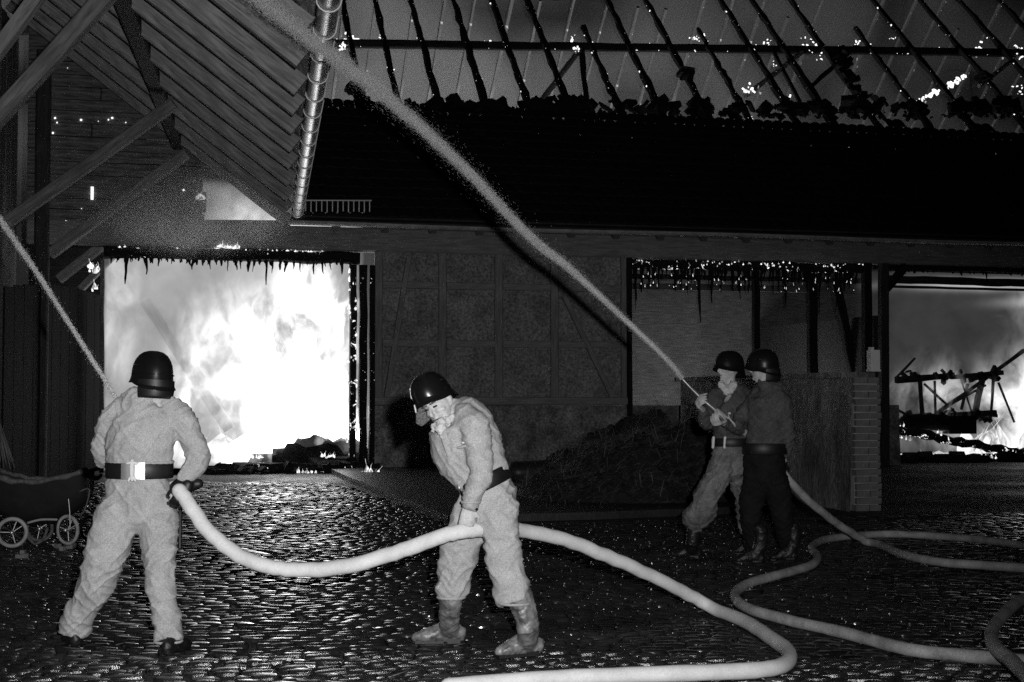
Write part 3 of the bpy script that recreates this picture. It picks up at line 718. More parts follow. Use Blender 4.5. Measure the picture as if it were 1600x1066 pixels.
flame_row(mb, on(1388, 664, 28.3), on(1605, 704, 28.3), 44, 0.08, 0.055, jz=0.03); flame_row(mb, on(1388, 682, 28.25), on(1605, 725, 28.25), 40, 0.09, 0.06, jz=0.03)
flame_row(mb, on(1384, 740, 28.2), on(1610, 722, 28.2), 50, 0.07, 0.07, jz=0.02)
flames('flames', mb, 'ragged rows of small flames along the fallen beams at the right')
mb = MB()
for i in range(30):
    px_ = random.choice((random.uniform(1425, 1500), random.uniform(1510, 1620))); Y_ = random.uniform(28.8, 30.6)
    tongue(mb, (X(px_, Y_), Y_, 0.02), random.uniform(.1, .22) if px_ < 1505 else random.uniform(.3, 1.3), random.uniform(.2, .5), random.uniform(-.3, .3), 9, random.random()*6)
flames('flames', mb, 'bright low flames on the floor of the right-hand bay', M['flame'])

# ================================================================== LEFT WING with its deep eaves
WY = math.radians(4.1); DV = Vector((math.sin(WY), math.cos(WY), 0)); DU = Vector((math.cos(WY), -math.sin(WY), 0))
def wv(u, v, z): return DU*u+DV*v+Vector((0, 0, z))
wing = thing('barn_wing', 'timber side wing with deep bracketed eaves reaching over the yard', 'barn', wv(-4.65, 20, 0))
def roofz(u): return 4.86+(0.34-u)*0.77
beam('corner_post', wv(-4.0, 26.1, 0), wv(-4.0, 26.1, 7.6), 0.24, 0.26, M['wood_dark'], wing, 0.03)
beam('corner_post', wv(-4.1, 21.8, 0), wv(-4.1, 21.8, 7.6), 0.26, 0.26, M['wood_mid'], wing, 0.03)
beam('corner_post', wv(-4.1, 17.4, 0), wv(-4.1, 17.4, 7.6), 0.26, 0.26, M['wood_mid'], wing, 0.03)
v = 8.0
while v < 27.2:
    a, b_ = wv(-4.65, v, 0), wv(-4.65, v, 8.3); w_ = random.uniform(.26, .36)
    m_ = MB(); cc = wv(-4.65, v+w_/2, 4.1); m_.box(cc, (0.018+random.uniform(0, .008), w_/2-0.006, 4.1+random.uniform(-.03, .03)), Matrix.Rotation(-WY, 3, 'Z'))
    m_.build('board', M['wood'], wing); v += w_
# braces from the wall to the purlin
def brace(a, b_, wd, mat='wood'): beam('brace', P(*a), P(*b_), wd, wd*1.1, M[mat], wing, 0.05)
brace((-60, 245, 15.2), (190, -32, 15.2), 0.17); brace((-60, 155, 13.2), (75, -28, 13.2), 0.12)
brace((12, 347, 21.8), (272, 162, 21.8), 0.165); brace((78, 397, 25.9), (292, 239, 25.9), 0.17, 'timber_frame'); brace((92, 436, 26.9), (302, 276, 26.9), 0.16, 'timber_frame')
brace((126, 452, 27.0), (282, 292, 27.0), 0.12, 'timber_frame')
beam('purlin', wv(-1.75, 7, roofz(-1.75)-0.28), wv(-1.75, 27.2, roofz(-1.75)-0.28), 0.2, 0.22, M['wood_dark'], wing, 0.03)
# rafters and soffit boards
vr = 6.2; rl = []
for v in (6.2, 7.6, 8.9, 10.2, 11.4, 12.6, 13.7, 15.0, 16.1, 17.3, 18.6, 20.0, 21.6, 23.3, 25.0, 26.7):
    beam('rafter', wv(0.30, v, roofz(0.30)-0.16), wv(-4.7, v, roofz(-4.7)-0.16), 0.13, 0.24, M['soffit'], wing, 0.03, seg=10)
u = 0.36
while u > -4.7:
    w_ = random.uniform(.17, .23); uu = u-w_*0.79/2
    for (va, vb) in ((5.0, 11+random.uniform(-2, 2)), (None, 19+random.uniform(-2, 2)), (None, 27.25)):
        va = va if va else last+0.012
        o = beam('soffit_board', wv(uu, va, roofz(uu)-0.015), wv(uu, vb, roofz(uu)-0.015+random.uniform(-.006, .006)), w_-0.012, 0.024, M['soffit'], wing, 0.0, up=(Vector((0, 0, 1))+DU*0.77).normalized(), seg=3)
        last = vb
    u -= w_*0.79
m_ = MB()
for k in range(2):
    pass
Vv = [wv(0.45, 5, roofz(0.45)+.05), wv(0.45, 27.3, roofz(0.45)+.05), wv(-4.8, 27.3, roofz(-4.8)+.05), wv(-4.8, 5, roofz(-4.8)+.05)]
Vv += [v_+Vector((0, 0, .06)) for v_ in Vv]
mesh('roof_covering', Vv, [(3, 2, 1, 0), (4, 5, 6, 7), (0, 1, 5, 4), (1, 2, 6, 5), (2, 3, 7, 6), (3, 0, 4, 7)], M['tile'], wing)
# gutter with brackets
gt = []; nU = 12; V = []; F = []; vs = np.linspace(5, 26.6, 60); gr = 0.095; gu, gz = 0.47, 4.86
for i, v in enumerate(vs):
    jj = 1.06 if i % 6 == 0 else 1.0
    for k in range(2):
        for j in range(nU+1):
            a = math.pi*j/nU; V.append(wv(gu-gr*(jj-0.06*k)*math.cos(a), v, gz-gr*(jj-0.06*k)*math.sin(a)))
for i in range(len(vs)-1):
    for k in range(2):
        for j in range(nU):
            a = (i*2+k)*(nU+1)+j; b_ = a+2*(nU+1)
            F.append((a, b_, b_+1, a+1) if k == 0 else (a, a+1, b_+1, b_))
gut = mesh('gutter', V, F, M['zinc'], wing, smooth=True)
v = 8.3
while v < 26.5:
    pts = [wv(gu-0.14, v, gz+0.10)]+[wv(gu-(gr+.012)*math.cos(math.pi*j/8), v, gz-(gr+.012)*math.sin(math.pi*j/8)) for j in range(9)]+[wv(gu+0.13, v+.02, gz+0.12)]
    tube('bracket', pts, [0.009]*len(pts), M['iron_light'], gut, 6, 1); v += 0.95
# boarded end wall above the left doorway, with the burnt gap
zb = Z(398)+0.02
gap = (X(318), X(436), Z(386), Z(290))
endw = thing('boarded_end_wall', 'sooty horizontally boarded wall above the left doorway with a burnt gap', 'wall', (X(200), YW, zb))
while zb < 9.2:
    h_ = random.uniform(.19, .25); xa = X(38); xr_ = wv(0.34-(zb-4.86)/0.77+0.05, 27.5, 0).x if zb > 4.9 else X(452)
    xr_ = min(xr_, X(452))
    segs_ = [(xa, xr_)]
    if gap[2] < zb+h_/2 < gap[3]: segs_ = [(xa, gap[0]+random.uniform(-.05, .05))]+([(gap[1], xr_)] if xr_ > gap[1]+.1 else [])
    elif zb+h_/2 > gap[3] and random.random() < .5 and xr_-xa > 2: mid = xa+(xr_-xa)*random.uniform(.3, .7); segs_ = [(xa, mid-.01), (mid+.01, xr_)]
    for a, b_ in segs_:
        if b_-a > .1: beam('board', (a, YW-0.02+random.uniform(-.01, .01), zb+h_/2), (b_, YW-0.02+random.uniform(-.01, .01), zb+h_/2+random.uniform(-.015, .015)), 0.03, h_-0.012, M['gable_board'], endw, 0.02, seg=6)
    zb += h_
beam('cross_beam', P(40, 155, 27.2), P(330, 152, 27.2), 0.16, 0.2, M['wood_mid'], endw, 0.03)
beam('cross_beam', P(20, 45, 27.2), P(235, 38, 27.2), 0.16, 0.24, M['wood_mid'], endw, 0.03)
beam('cross_beam', P(55, 262, 27.2), P(300, 262, 27.2), 0.10, 0.12, M['wood_dark'], endw, 0.03)
wallbox('backing', (X(38), YW+0.05, Z(398)), (X(314), YW+.1, 6.2), M['char'], endw); wallbox('backing', (X(38), YW+0.05, 6.21), (X(225), YW+.1, 8.6), M['char'], endw)  # added behind the boards to block firelight through their gaps
for a, b_, q in ((300, 440, 348), (300, 440, 372)): beam('charred_rail', onY(a, q, YW+.16), onY(b_, q, YW+.16), 0.06, 0.09, M['char'], endw, 0.1)
mbg = MB()
for (px_, py_, s) in ((180, 70, .04), (183, 73, .03), (87, 186, .05), (90, 192, .03), (125, 188, .04), (170, 187, .03), (175, 185, .04), (155, 190, .02), (82, 207, .04), (107, 108, .02), (152, 106, .02), (195, 192, .02), (105, 348, .04), (120, 378, .03), (137, 370, .04), (127, 328, .02), (287, 295, .05), (103, 352, .03)):
    for _ in range(1):
        s *= random.uniform(.35, .8); p = onY(px_+random.uniform(-2, 2), py_+random.uniform(-2, 2), YW-0.06); mbg.box(p, (s*.5, .01, s*.6), Matrix.Rotation(random.random()*3, 3, 'Y'))
mbg.box(onY(144, 302, YW-.06), (.025, .01, .12)); mbg.box(onY(119, 372, YW-.06), (.02, .01, .05)); mbg.box(onY(136, 365, YW-.06), (.03, .01, .08))
mbg.build('glowing_holes', M['ember'], endw, kind='stuff')
mb = MB()
flame_row(mb, onY(330, 393, YW-.1), onY(440, 392, YW-.1), 24, .05, .09, jz=.01); flame_row(mb, onY(340, 388, YW-.12), onY(372, 388, YW-.12), 9, .09, .10)
flame_row(mb, onY(138, 422, YW-.2), onY(152, 425, YW-.2), 7, .14, .07, jz=.06); flame_row(mb, onY(144, 452, YW-.2), onY(152, 450, YW-.2), 4, .12, .06, jz=.05); flame_row(mb, onY(308, 312, YW-.1), onY(318, 312, YW-.1), 6, .12, .1)
flames('flames', mb, 'scraps of flame around the gap in the boarded end wall')

# open dark door leaf of vertical planks with an arched top
dl = thing('door_leaf', 'tall black plank door leaf with arched top standing open left of the fire', 'door', P(80, 616, 25.4))
A = P(158, 616, 26.9); B = P(4, 616, 23.9); A.z = B.z = 0; npk = 11
for i in range(npk):
    t0, t1 = i/npk, (i+1)/npk; tm = (t0+t1)/2
    q0, q1 = A.lerp(B, t0+.0008), A.lerp(B, t1-.0008)
    top = 3.30+0.17*(1-(2*tm-1)**2)*0.7+0.05*(1-tm)
    beam('plank', Vector(((q0.x+q1.x)/2, (q0.y+q1.y)/2, 0.06)), Vector(((q0.x+q1.x)/2, (q0.y+q1.y)/2, top)), (q1-q0).length, 0.035, M['door'], dl, 0.02, up=(B-A).normalized().cross(Vector((0, 0, 1))), seg=4)
nrm = (B-A).normalized().cross(Vector((0, 0, 1)));  nrm = nrm if nrm.dot(CAM-A) > 0 else -nrm

# smoke rolling out over the left doorway
c = Vector((X(300), YW-1.15, Z(352))); hh = (2.3, 1.1, 1.0)
mb = MB(); mb.box((0, 0, 0), hh)
b = NB('rolling_smoke'); v = b.coord((1, 1, 1)); ln = b.n('ShaderNodeVectorMath', operation='LENGTH'); b.put(ln.inputs[0], b.coord((1/hh[0], 1/hh[1], 1/hh[2])))
fo = b.rng(ln.outputs['Value'], 0.25, 0.98, 1, 0, True); nz_ = b.rng(b.noise(v, 1.1, 5, .6, .6), .38, .66, .15, 1.6, True)
pv = b.n('ShaderNodeVolumePrincipled'); pv.inputs['Color'].default_value = (.95, .95, .95, 1); b.put(pv.inputs['Density'], b.math('MULTIPLY', b.math('MULTIPLY', fo, nz_), 1.3)); b.t.links.new(pv.outputs[0], b.out.inputs[1])
o = mb.build('smoke', b.m, None, kind='stuff'); o.location = c; WM[o.name] = Matrix.Translation(c); meta(o, 'pale smoke rolling out above the left doorway', 'smoke')
# ================================================================== PIT WALL, MANURE, YARD THINGS
pit = thing('pit_wall', 'stained low rendered wall ending in a brick pier', 'wall', onZ(1358, 800))
c0 = onZ(1337, 800); c1 = onZ(1381, 800); s_ = (c1-c0).length
dirY = Vector((0, 1, 0)); top = 1.72
# rendered body running back towards the barn
V = []; F = []; ny, nz = 30, 10
for i in range(ny+1):
    for j in range(nz+1):
        y = c0.y+0.02+6.2*i/ny; z = top*j/nz; p = Vector((y*1.2, z*1.5, 1))
        V.append((c0.x-0.02-0.05*(1-j/nz)+0.03*mnoise.noise(p)+.012*mnoise.noise(p*4), y, z-(0.02*random.random() if j == nz else 0)))
for i in range(ny):
    for j in range(nz):
        k = i*(nz+1)+j; F.append((k, k+1, k+nz+2, k+nz+1))
m_ = MB(); m_.add(V, F); m_.box((c0.x+s_/2+.02, c0.y+3.32, top/2), (s_/2, 3.05, top/2-.01)); m_.box((c0.x+s_/2-.02, c0.y+3.3, top+.03), (s_/2+.06, 3.1, .035)); m_.build('rendered_wall', M['render'], pit)
m_ = MB(); m_.box((c0.x+s_/2, c0.y+.22, top/2), (s_/2-.012, .165, top/2-.006)); m_.build('mortar_core', M['mortar'], pit)
nc = 19; ch = top/nc
bm_ = {}
def brick(x, y, z, lx, ly, lz):
    key = (round(lx, 3), random.randrange(3))
    if key not in bm_:
        mb = MB(); mb.box((0, 0, 0), (lx/2, ly/2, lz/2)); mb.V = [tuple(c*(1+random.uniform(-.03, .03)) for c in v) for v in mb.V]
        me = bpy.data.meshes.new('brick'); me.from_pydata(mb.V, [], mb.F); me.materials.append(M['brick']); bm_[key] = me
    o = bpy.data.objects.new('brick', bm_[key]); link(o, pit, Matrix.Translation((x, y, z)) @ Matrix.Rotation(random.uniform(-.02, .02), 4, 'Y'))
for r_ in range(nc):
    z = ch*(r_+.5); off = 0.012*math.sin(r_*.6)
    if r_ % 2: brick(c0.x+s_/2+off, c0.y+.06, z, s_-.01, .13, ch-.014)
    else:
        brick(c0.x+s_*.27+off, c0.y+.06, z, s_*.54-.014, .13, ch-.014); brick(c0.x+s_*.77+off, c0.y+.06, z, s_*.46-.014, .13, ch-.014)
m_ = MB(); m_.box((0, 0, .13), (.065, .05, .13)); m_.box((-.03, 0, .275), (.02, .04, .02)); m_.box((0, 0, -.0), (.075, .055, .012))
o = m_.build('enamel_box', M['white_strap']); o.location = P(1365, 596, 18.0); o.location.z = top+.078; meta(o, 'small white upright box left on top of the brick pier', 'box')

# manure heap
V = []; F = []; nx, ny = 70, 30; hc = onZ(1065, 795); hx, hy = 1.75, 1.7; cy = hc.y+1.5
def hz(a, b):
    k_ = 0.55+.45*min(1, max(0, (a+1)*.75)); a = a+.10*mnoise.noise(Vector((a*3, b*3, 5)))
    r = math.sqrt((abs(a)**2.6)+(abs(b)**2.6)); return k_*max(0, 1-r**2.0)**0.7
for i in range(nx+1):
    for j in range(ny+1):
        a, b_ = -1+2*i/nx, -1+2*j/ny; p = Vector((a*4, b_*3, 0))
        z = 1.15*hz(a, b_)*(1+.42*mnoise.noise(p*.9))+.12*mnoise.noise(p*4)*min(1, hz(a, b_)*4)-0.02
        V.append((hc.x-.1+hx*a, cy+hy*b_, z))
for i in range(nx):
    for j in range(ny):
        k = i*(ny+1)+j; F.append((k, k+ny+1, k+ny+2, k+1))
hp = mesh('manure_heap', V, F, M['manure'], None, None, True); meta(hp, 'dark heap of straw manure against the pit wall behind the two men', 'manure heap')
mb = MB()
for _ in range(5200):
    a, b_ = random.uniform(-1.02, 1.02), random.uniform(-1.02, .2); h = hz(a, b_); p = Vector((a*4, b_*3, 0))
    z = 1.15*h*(1+.42*mnoise.noise(p*.9))+.12*mnoise.noise(p*4)*min(1, h*4)
    q = Vector((hc.x-.1+hx*a, cy+hy*b_, z+.01)); L = random.uniform(.06, .42)*random.uniform(.5, 1); th = random.gauss(0, .55)+(3.14 if random.random() < .5 else 0)
    dd = Vector((math.cos(th), random.uniform(-.5, .3), math.sin(th)*.8)).normalized(); bend = Vector((0, -.3, -1))*L*random.uniform(0, .3)
    w_ = random.uniform(.0025, .005); s = Vector((0, 0, 1)).cross(dd).normalized()*w_ if abs(dd.z) < .9 else Vector((w_, 0, 0)); n_ = dd.cross(s).normalized()*w_
    p1 = q+dd*L*.5-bend*.2+Vector((0, -.02, .02)); p2 = q+dd*L+bend
    mb.add([q-s, q+s, p1-s+n_, p1+s+n_, p2, q+n_], [(0, 1, 3, 2), (2, 3, 4), (0, 2, 5), (1, 5, 3)])
mb.build('straw', M['straw'], hp, kind='stuff')
# stray straws and splinters over the yard
mb = MB()
for _ in range(160):
    q = onZ(random.uniform(0, 1600), random.uniform(780, 1066)); L = random.uniform(.04, .22); th = random.gauss(0, .6); dd = Vector((math.cos(th), math.sin(th), .05)); s = Vector((-dd.y, dd.x, 0))*.003
    q.z = .028; mb.add([q-s, q+s, q+dd*L*.5+s+Vector((0, 0, .012)), q+dd*L*.5-s+Vector((0, 0, .012)), q+dd*L, q+Vector((0, 0, .006))], [(0, 1, 2, 3), (3, 2, 4), (0, 3, 5)])
o = mb.build('straw_litter', M['straw'], None, kind='stuff'); meta(o, 'stray straws scattered over the wet cobbles', 'straw')

# tipped handcart: dark trough and small wheel by the heap
hcart = thing('handcart', 'low black handcart with a small wheel standing by the plinth', 'cart', P(880, 770, 20.8))
V, F = loft([P(806, 738, 20.2), P(860, 735, 20.4), P(930, 722, 20.7), P(990, 702, 21.2), P(1040, 688, 21.6)], [(.15, .2), (.16, .25), (.17, .26), (.15, .22), (.08, .12)], (0, 0, 1), 12, 4); mesh('trough', V, F, M['iron'], hcart, smooth=True)
def torus(name, c, R, r, ax, mat, parent, n=30, k=8, sq=1.0):
    ax = Vector(ax).normalized(); u_ = ax.orthogonal().normalized(); v_ = ax.cross(u_); V = []; F = []
    for i in range(n):
        a = 2*math.pi*i/n; d_ = u_*math.cos(a)+v_*math.sin(a)
        for j in range(k):
            b_ = 2*math.pi*j/k; V.append(Vector(c)+d_*(R+r*math.cos(b_))+ax*(r*sq*math.sin(b_)))
    for i in range(n):
        for j in range(k): F.append((i*k+j, ((i+1) % n)*k+j, ((i+1) % n)*k+(j+1) % k, i*k+(j+1) % k))
    return mesh(name, V, F, mat, parent, smooth=True)
def spoked(c, R, r, ax, parent, tyre, spokes=8, hubr=.02):
    w_ = torus('wheel', c, R, r, ax, tyre, parent); ax = Vector(ax).normalized(); u_ = ax.orthogonal().normalized(); v_ = ax.cross(u_)
    torus('rim', c, R-r*.9, r*.35, ax, M['iron'], w_)
    tube('hub', [Vector(c)-ax*.03, Vector(c)+ax*.03], [hubr]*2, M['steel'], w_, 8, 1)
    for i in range(spokes):
        a = math.pi*2*i/spokes+.2; d_ = u_*math.cos(a)+v_*math.sin(a); tube('spoke', [Vector(c)+d_*hubr*.6, Vector(c)+d_*(R-r)], [.004, .004], M['iron_light'] if i % 3 == 0 else M['iron'], w_, 5, 1)
    return w_
spoked(P(877, 757, 20.6)+Vector((0, -.2, 0)), .15, .035, (0.15, 1, 0), hcart, M['iron'], 6)
beam('leg', P(960, 712, 20.9), P(968, 768, 20.9), .05, .05, M['iron'], hcart)

# pram at the left edge
zc = 13.75
pram = thing('pram', 'old dark pram with pale rubber tyres and sagging wicker rim at left edge', 'pram', P(60, 858, zc))
wax = (FWD*1.0+RGT*(-.25)).normalized(); wax.z = 0
spoked(P(19, 832, 13.4), .128, .019, wax, pram, M['rubber'], 10)
wax2 = (FWD*1.0+RGT*(.55)).normalized(); wax2.z = 0
spoked(P(106, 828, 13.45), .128, .018, wax2, pram, M['rubber'], 10)
spoked(P(62, 826, 13.95), .118, .015, wax, pram, M['wicker'], 8)
spoked(P(140, 826, 14.0), .118, .015, wax2, pram, M['iron'], 8)
up = Vector((0, 0, 1)); lng = RGT
# hull: sections along the length, boat-like
V = []; F = []; ns, nk = 14, 14; L0, L1 = P(-22, 780, 13.7), P(140, 780, 13.7)
for i in range(ns+1):
    t = i/ns; c = L0.lerp(L1, t); hw = .23*(1-.35*abs(2*t-1)**3); dep = .42*(1-.35*abs(2*t-1)**2.5); rimz = .215-.04*math.sin(t*math.pi)+.05*(2*t-1)**2
    for j in range(nk+1):
        a = math.pi*j/nk; ca = math.cos(a); V.append(c+FWD.cross(up).cross(up)*0+Vector((fh.x, fh.y, 0))*(-hw*ca)+up*(rimz-dep*(math.sin(a)**.55)+.012*random.uniform(-1, 1)))
for i in range(ns):
    for j in range(nk):
        k = i*(nk+1)+j; F.append((k, k+nk+1, k+nk+2, k+1))
n0 = len(V); F.append(tuple(range(nk, -1, -1))); F.append(tuple(ns*(nk+1)+j for j in range(nk+1)))
mesh('body', V, F, M['pram'], pram, smooth=True)
rim = []
for i in range(13):
    t = i/12; c = L0.lerp(L1, t); rim.append(c-fh*(.235*(1-.35*abs(2*t-1)**3))+up*(.225-.045*math.sin(t*math.pi)+.05*(2*t-1)**2+random.uniform(-.01, .01)))
tube('wicker_rim', rim, [.026+random.uniform(-.006, .008) for _ in rim], M['wicker'], pram, 8, 2)
tube('wicker_rim', [q+fh*.46 for q in rim], [.022]*13, M['wicker'], pram, 8, 2)
tube('hood_frame', [P(112, 745, 13.6), P(128, 740, 13.6), P(150, 748, 13.6), P(158, 742, 13.6)], [.02, .03, .022, .015], M['wicker'], pram, 8, 3)
tube('spring', [P(44, 817, 13.5), P(64, 812, 13.5), P(88, 812, 13.5)], [.012]*3, M['rubber'], pram, 6, 3)
tube('spring', [P(44, 840, 13.55), P(55, 850, 13.55), P(68, 842, 13.55), P(74, 826, 13.55)], [.014]*4, M['wicker'], pram, 6, 3)
tube('handle', [P(125, 768, 13.5), P(140, 765, 13.5), P(131, 800, 13.5), P(120, 803, 13.5)], [.008]*4, M['wicker'], pram, 6, 3)
tube('brake_rod', [P(107, 780, 13.3), P(109, 800, 13.3), P(109.5, 824, 13.3)], [.004]*3, M['iron_light'], pram, 5, 2)
mb = MB()
for (x_, y_) in ((90, 858), (98, 862), (110, 859), (118, 857), (36, 868), (38, 874), (30, 875)):
    mb.box(onZ(x_, y_)+Vector((0, 0, .03)), (.03, .02, .02), Matrix.Rotation(random.random()*3, 3, 'Z'))
o = mb.build('rubble', M['brick'], None, kind='stuff'); meta(o, 'broken bits of brick lying under the pram wheels', 'rubble')
# broom bristles at the extreme left
br = thing('birch_broom', 'birch broom with pale twigs standing at the left edge', 'broom', P(-14, 735, 12.0))
for i in range(16):
    a = P(-8+random.uniform(-3, 3), 640, 12.0); b_ = P(-12+i*2.3+random.uniform(-2, 2), 727+random.uniform(-8, 6), 12.0+random.uniform(-.06, .06)); tube('twig', [a, a.lerp(b_, .5)+RGT*.004, b_], [.004, .0035, .002], M['straw'], br, 5, 1)
tube('broom_handle', [P(-6, 655, 12.0), P(-10, 520, 12.2)], [.016, .014], M['wood_mid'], br, 8, 1); tube('binding', [P(-8, 662, 12.0), P(-7, 640, 12.03)], [.03, .026], M['leather'], br, 8, 1)
o = tube('iron_stake', [P(281, 856, 8.6), P(282, 770, 8.7)], [.012, .012], M['iron'], None, 6, 1); meta(o, 'thin black iron stake standing beside the right leg of the hoseman', 'stake')

# ================================================================== HOSES
def hose(name, pts, r, mat, label, cat='hose', kinks=True, n=14):
    q = [P(*p[1:]) if p[0] == 'p' else onZ(p[1], p[2], r) for p in pts]
    C = catmull(q, 6); m = len(C); Rr = []
    C = [c+Vector((random.uniform(-.004, .004),)*3) for c in C]
    for c in C: c.z = max(c.z, r+.022)
    rad = [(r*(1+random.uniform(-.02, .02)), r*(1+random.uniform(-.04, .03))) for _ in C]
    V, F = loft(C, rad, None, n, 1); o = mesh(name, V, F, mat, None, None, True); return meta(o, label, cat, 'fire hoses')
G = 'g'; Pp = 'p'
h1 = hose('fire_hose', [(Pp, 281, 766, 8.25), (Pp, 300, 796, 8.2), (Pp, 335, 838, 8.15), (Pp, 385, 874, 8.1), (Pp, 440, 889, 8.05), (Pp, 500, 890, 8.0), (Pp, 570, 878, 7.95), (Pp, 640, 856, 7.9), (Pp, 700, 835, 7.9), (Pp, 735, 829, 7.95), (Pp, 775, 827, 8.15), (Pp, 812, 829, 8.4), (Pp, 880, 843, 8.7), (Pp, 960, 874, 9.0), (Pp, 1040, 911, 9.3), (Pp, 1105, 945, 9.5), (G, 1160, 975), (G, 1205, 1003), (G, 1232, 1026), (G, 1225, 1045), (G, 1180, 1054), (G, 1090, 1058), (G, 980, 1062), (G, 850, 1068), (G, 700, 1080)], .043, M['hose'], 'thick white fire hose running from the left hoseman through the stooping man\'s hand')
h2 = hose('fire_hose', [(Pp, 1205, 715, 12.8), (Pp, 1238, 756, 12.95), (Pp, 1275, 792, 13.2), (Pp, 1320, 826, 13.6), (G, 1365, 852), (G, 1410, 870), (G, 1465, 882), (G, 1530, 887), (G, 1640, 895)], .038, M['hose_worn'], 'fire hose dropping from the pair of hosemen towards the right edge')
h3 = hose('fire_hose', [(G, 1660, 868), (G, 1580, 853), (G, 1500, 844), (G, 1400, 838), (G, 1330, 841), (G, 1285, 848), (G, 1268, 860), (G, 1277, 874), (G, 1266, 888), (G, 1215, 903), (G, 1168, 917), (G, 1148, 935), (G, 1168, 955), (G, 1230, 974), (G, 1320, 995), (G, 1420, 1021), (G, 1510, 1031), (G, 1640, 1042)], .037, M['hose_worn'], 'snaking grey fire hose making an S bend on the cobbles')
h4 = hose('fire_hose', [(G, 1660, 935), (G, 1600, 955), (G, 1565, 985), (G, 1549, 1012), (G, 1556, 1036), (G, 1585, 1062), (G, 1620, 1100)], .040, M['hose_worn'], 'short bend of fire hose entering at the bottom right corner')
h4.location.z += .06

# ================================================================== WATER JETS
def jet(name, pts, r0, r1, n, label, mist=0.05):
    C = np.array([tuple(c) for c in catmull([P(*p) for p in pts], 12)]); m = len(C)-1
    t = rng.random(n)**0.95*m; k = np.minimum(t.astype(int), m-1); f_ = (t-k)[:, None]
    c = C[k]*(1-f_)+C[k+1]*f_; d_ = C[k+1]-C[k]; d_ /= np.linalg.norm(d_, axis=1)[:, None]
    u_ = np.cross(d_, np.array([0.3, 1, 0.2])); u_ /= np.linalg.norm(u_, axis=1)[:, None]; v_ = np.cross(d_, u_)
    R_ = r0+(r1-r0)*(t/m)**1.35
    rr = np.abs(rng.normal(0, .42, n)); wide = rng.random(n) < mist; rr = np.where(wide, np.abs(rng.normal(0, 1.1, n)), rr)*R_
    # strands: droplets bunch along the jet
    st = rng.integers(0, 46, n); base_a = st*2.399+0.35*np.sin(t*0.6+st); a = np.where(rng.random(n) < .5, base_a, rng.random(n)*6.283)
    p = c+u_*(rr*np.cos(a))[:, None]+v_*(rr*np.sin(a))[:, None]
    L = rng.uniform(.010, .034, n)[:, None]; w_ = rng.uniform(.0007, .0015, n)[:, None]*np.where(rr/R_ > .85, .5, 1.0)[:, None]
    d2 = d_+rng.normal(0, .12, (n, 3))
    V = np.empty((n, 5, 3))
    for j in range(3): V[:, j] = p+u_*w_*math.cos(j*2.094)+v_*w_*math.sin(j*2.094)
    V[:, 3] = p-d2*L*.5; V[:, 4] = p+d2*L*.5
    b = (np.arange(n)*5)[:, None]; F = []
    for j in range(3): F.append(np.concatenate([b+j, b+(j+1) % 3, b+4], 1)); F.append(np.concatenate([b+(j+1) % 3, b+j, b+3], 1))
    F = np.stack(F, 1).reshape(-1, 3); me = bpy.data.meshes.new(name)
    me.vertices.add(n*5); me.vertices.foreach_set('co', V.reshape(-1)); nf = len(F); me.loops.add(nf*3); me.loops.foreach_set('vertex_index', F.reshape(-1).astype(np.int32))
    me.polygons.add(nf); me.polygons.foreach_set('loop_start', np.arange(0, nf*3, 3, dtype=np.int32)); me.update(calc_edges=True); me.materials.append(M['droplets'])
    o = bpy.data.objects.new(name, me); link(o); o['kind'] = 'stuff'; tube('jet_core', [Vector(C[int(m*q)]) for q in (0, .1, .2, .3, .42)], [r0*.55, r0*.6, r0*.65, r0*.6, r0*.2], M['droplets'], o, 8, 3)
    return meta(o, label, 'water')
jet('water_jet', [(188, 634, 8.9), (172, 607, 9.0), (130, 540, 9.3), (60, 430, 9.8), (0, 343, 10.3), (-70, 245, 10.9)], .012, .036, 40000, 'narrow jet of water shooting up to the left from the left hoseman')
jet('water_jet', [(1066, 592, 12.7), (1040, 560, 12.6), (962, 486, 12.4), (890, 420, 12.2), (826, 368, 12.05), (735, 272, 11.9), (640, 183, 11.8), (560, 118, 11.7), (480, 58, 11.6), (400, -6, 11.5), (300, -90, 11.4)], .020, .125, 170000, 'long arc of water rising over the barn from the right-hand hosemen')

# ================================================================== PEOPLE
def hand(elbow, wrist, d, n_, side, size=1.0, curl=1.2, thumb=1):
    """palm + five fingers; d direction to the fingertips, n_ palm normal (fingers curl towards it), side: thumb side"""
    d = Vector(d).normalized(); n_ = Vector(n_); n_ = (n_-d*n_.dot(d)).normalized(); s = d.cross(n_)*thumb; w0 = Vector(wrist); k = size; out = []
    out.append(loft([w0-d*.02*k, w0+d*.03*k, w0+d*.085*k], [(.027*k, .02*k), (.038*k, .018*k), (.042*k, .016*k)], s, 12, 2))
    for i, (off, ln) in enumerate(((.031, .072), (.011, .082), (-.010, .077), (-.030, .060))):
        b_ = w0+d*.080*k+s*off*k; pts = [b_-d*.015*k, b_]; dd = d; a = 0
        for f_ in (.42, .32, .26):
            a += curl*(.75 if f_ > .4 else .6); dd = d*math.cos(a)+n_*math.sin(a); pts.append(pts[-1]+dd*ln*f_*k*1.25)
        out.append(loft(pts, [.0095*k]*4+[.007*k], s, 8, 2))
    b_ = w0+d*.025*k+s*.034*k; out.append(loft([b_-s*.012*k, b_+(s*.6+d*.5+n_*.3)*.035*k, b_+(s*.35+d*1.0+n_*.8)*.062*k, b_+(d*.9+n_*1.3)*.075*k], [.013*k, .0115*k, .010*k, .008*k], None, 8, 2))
    return out
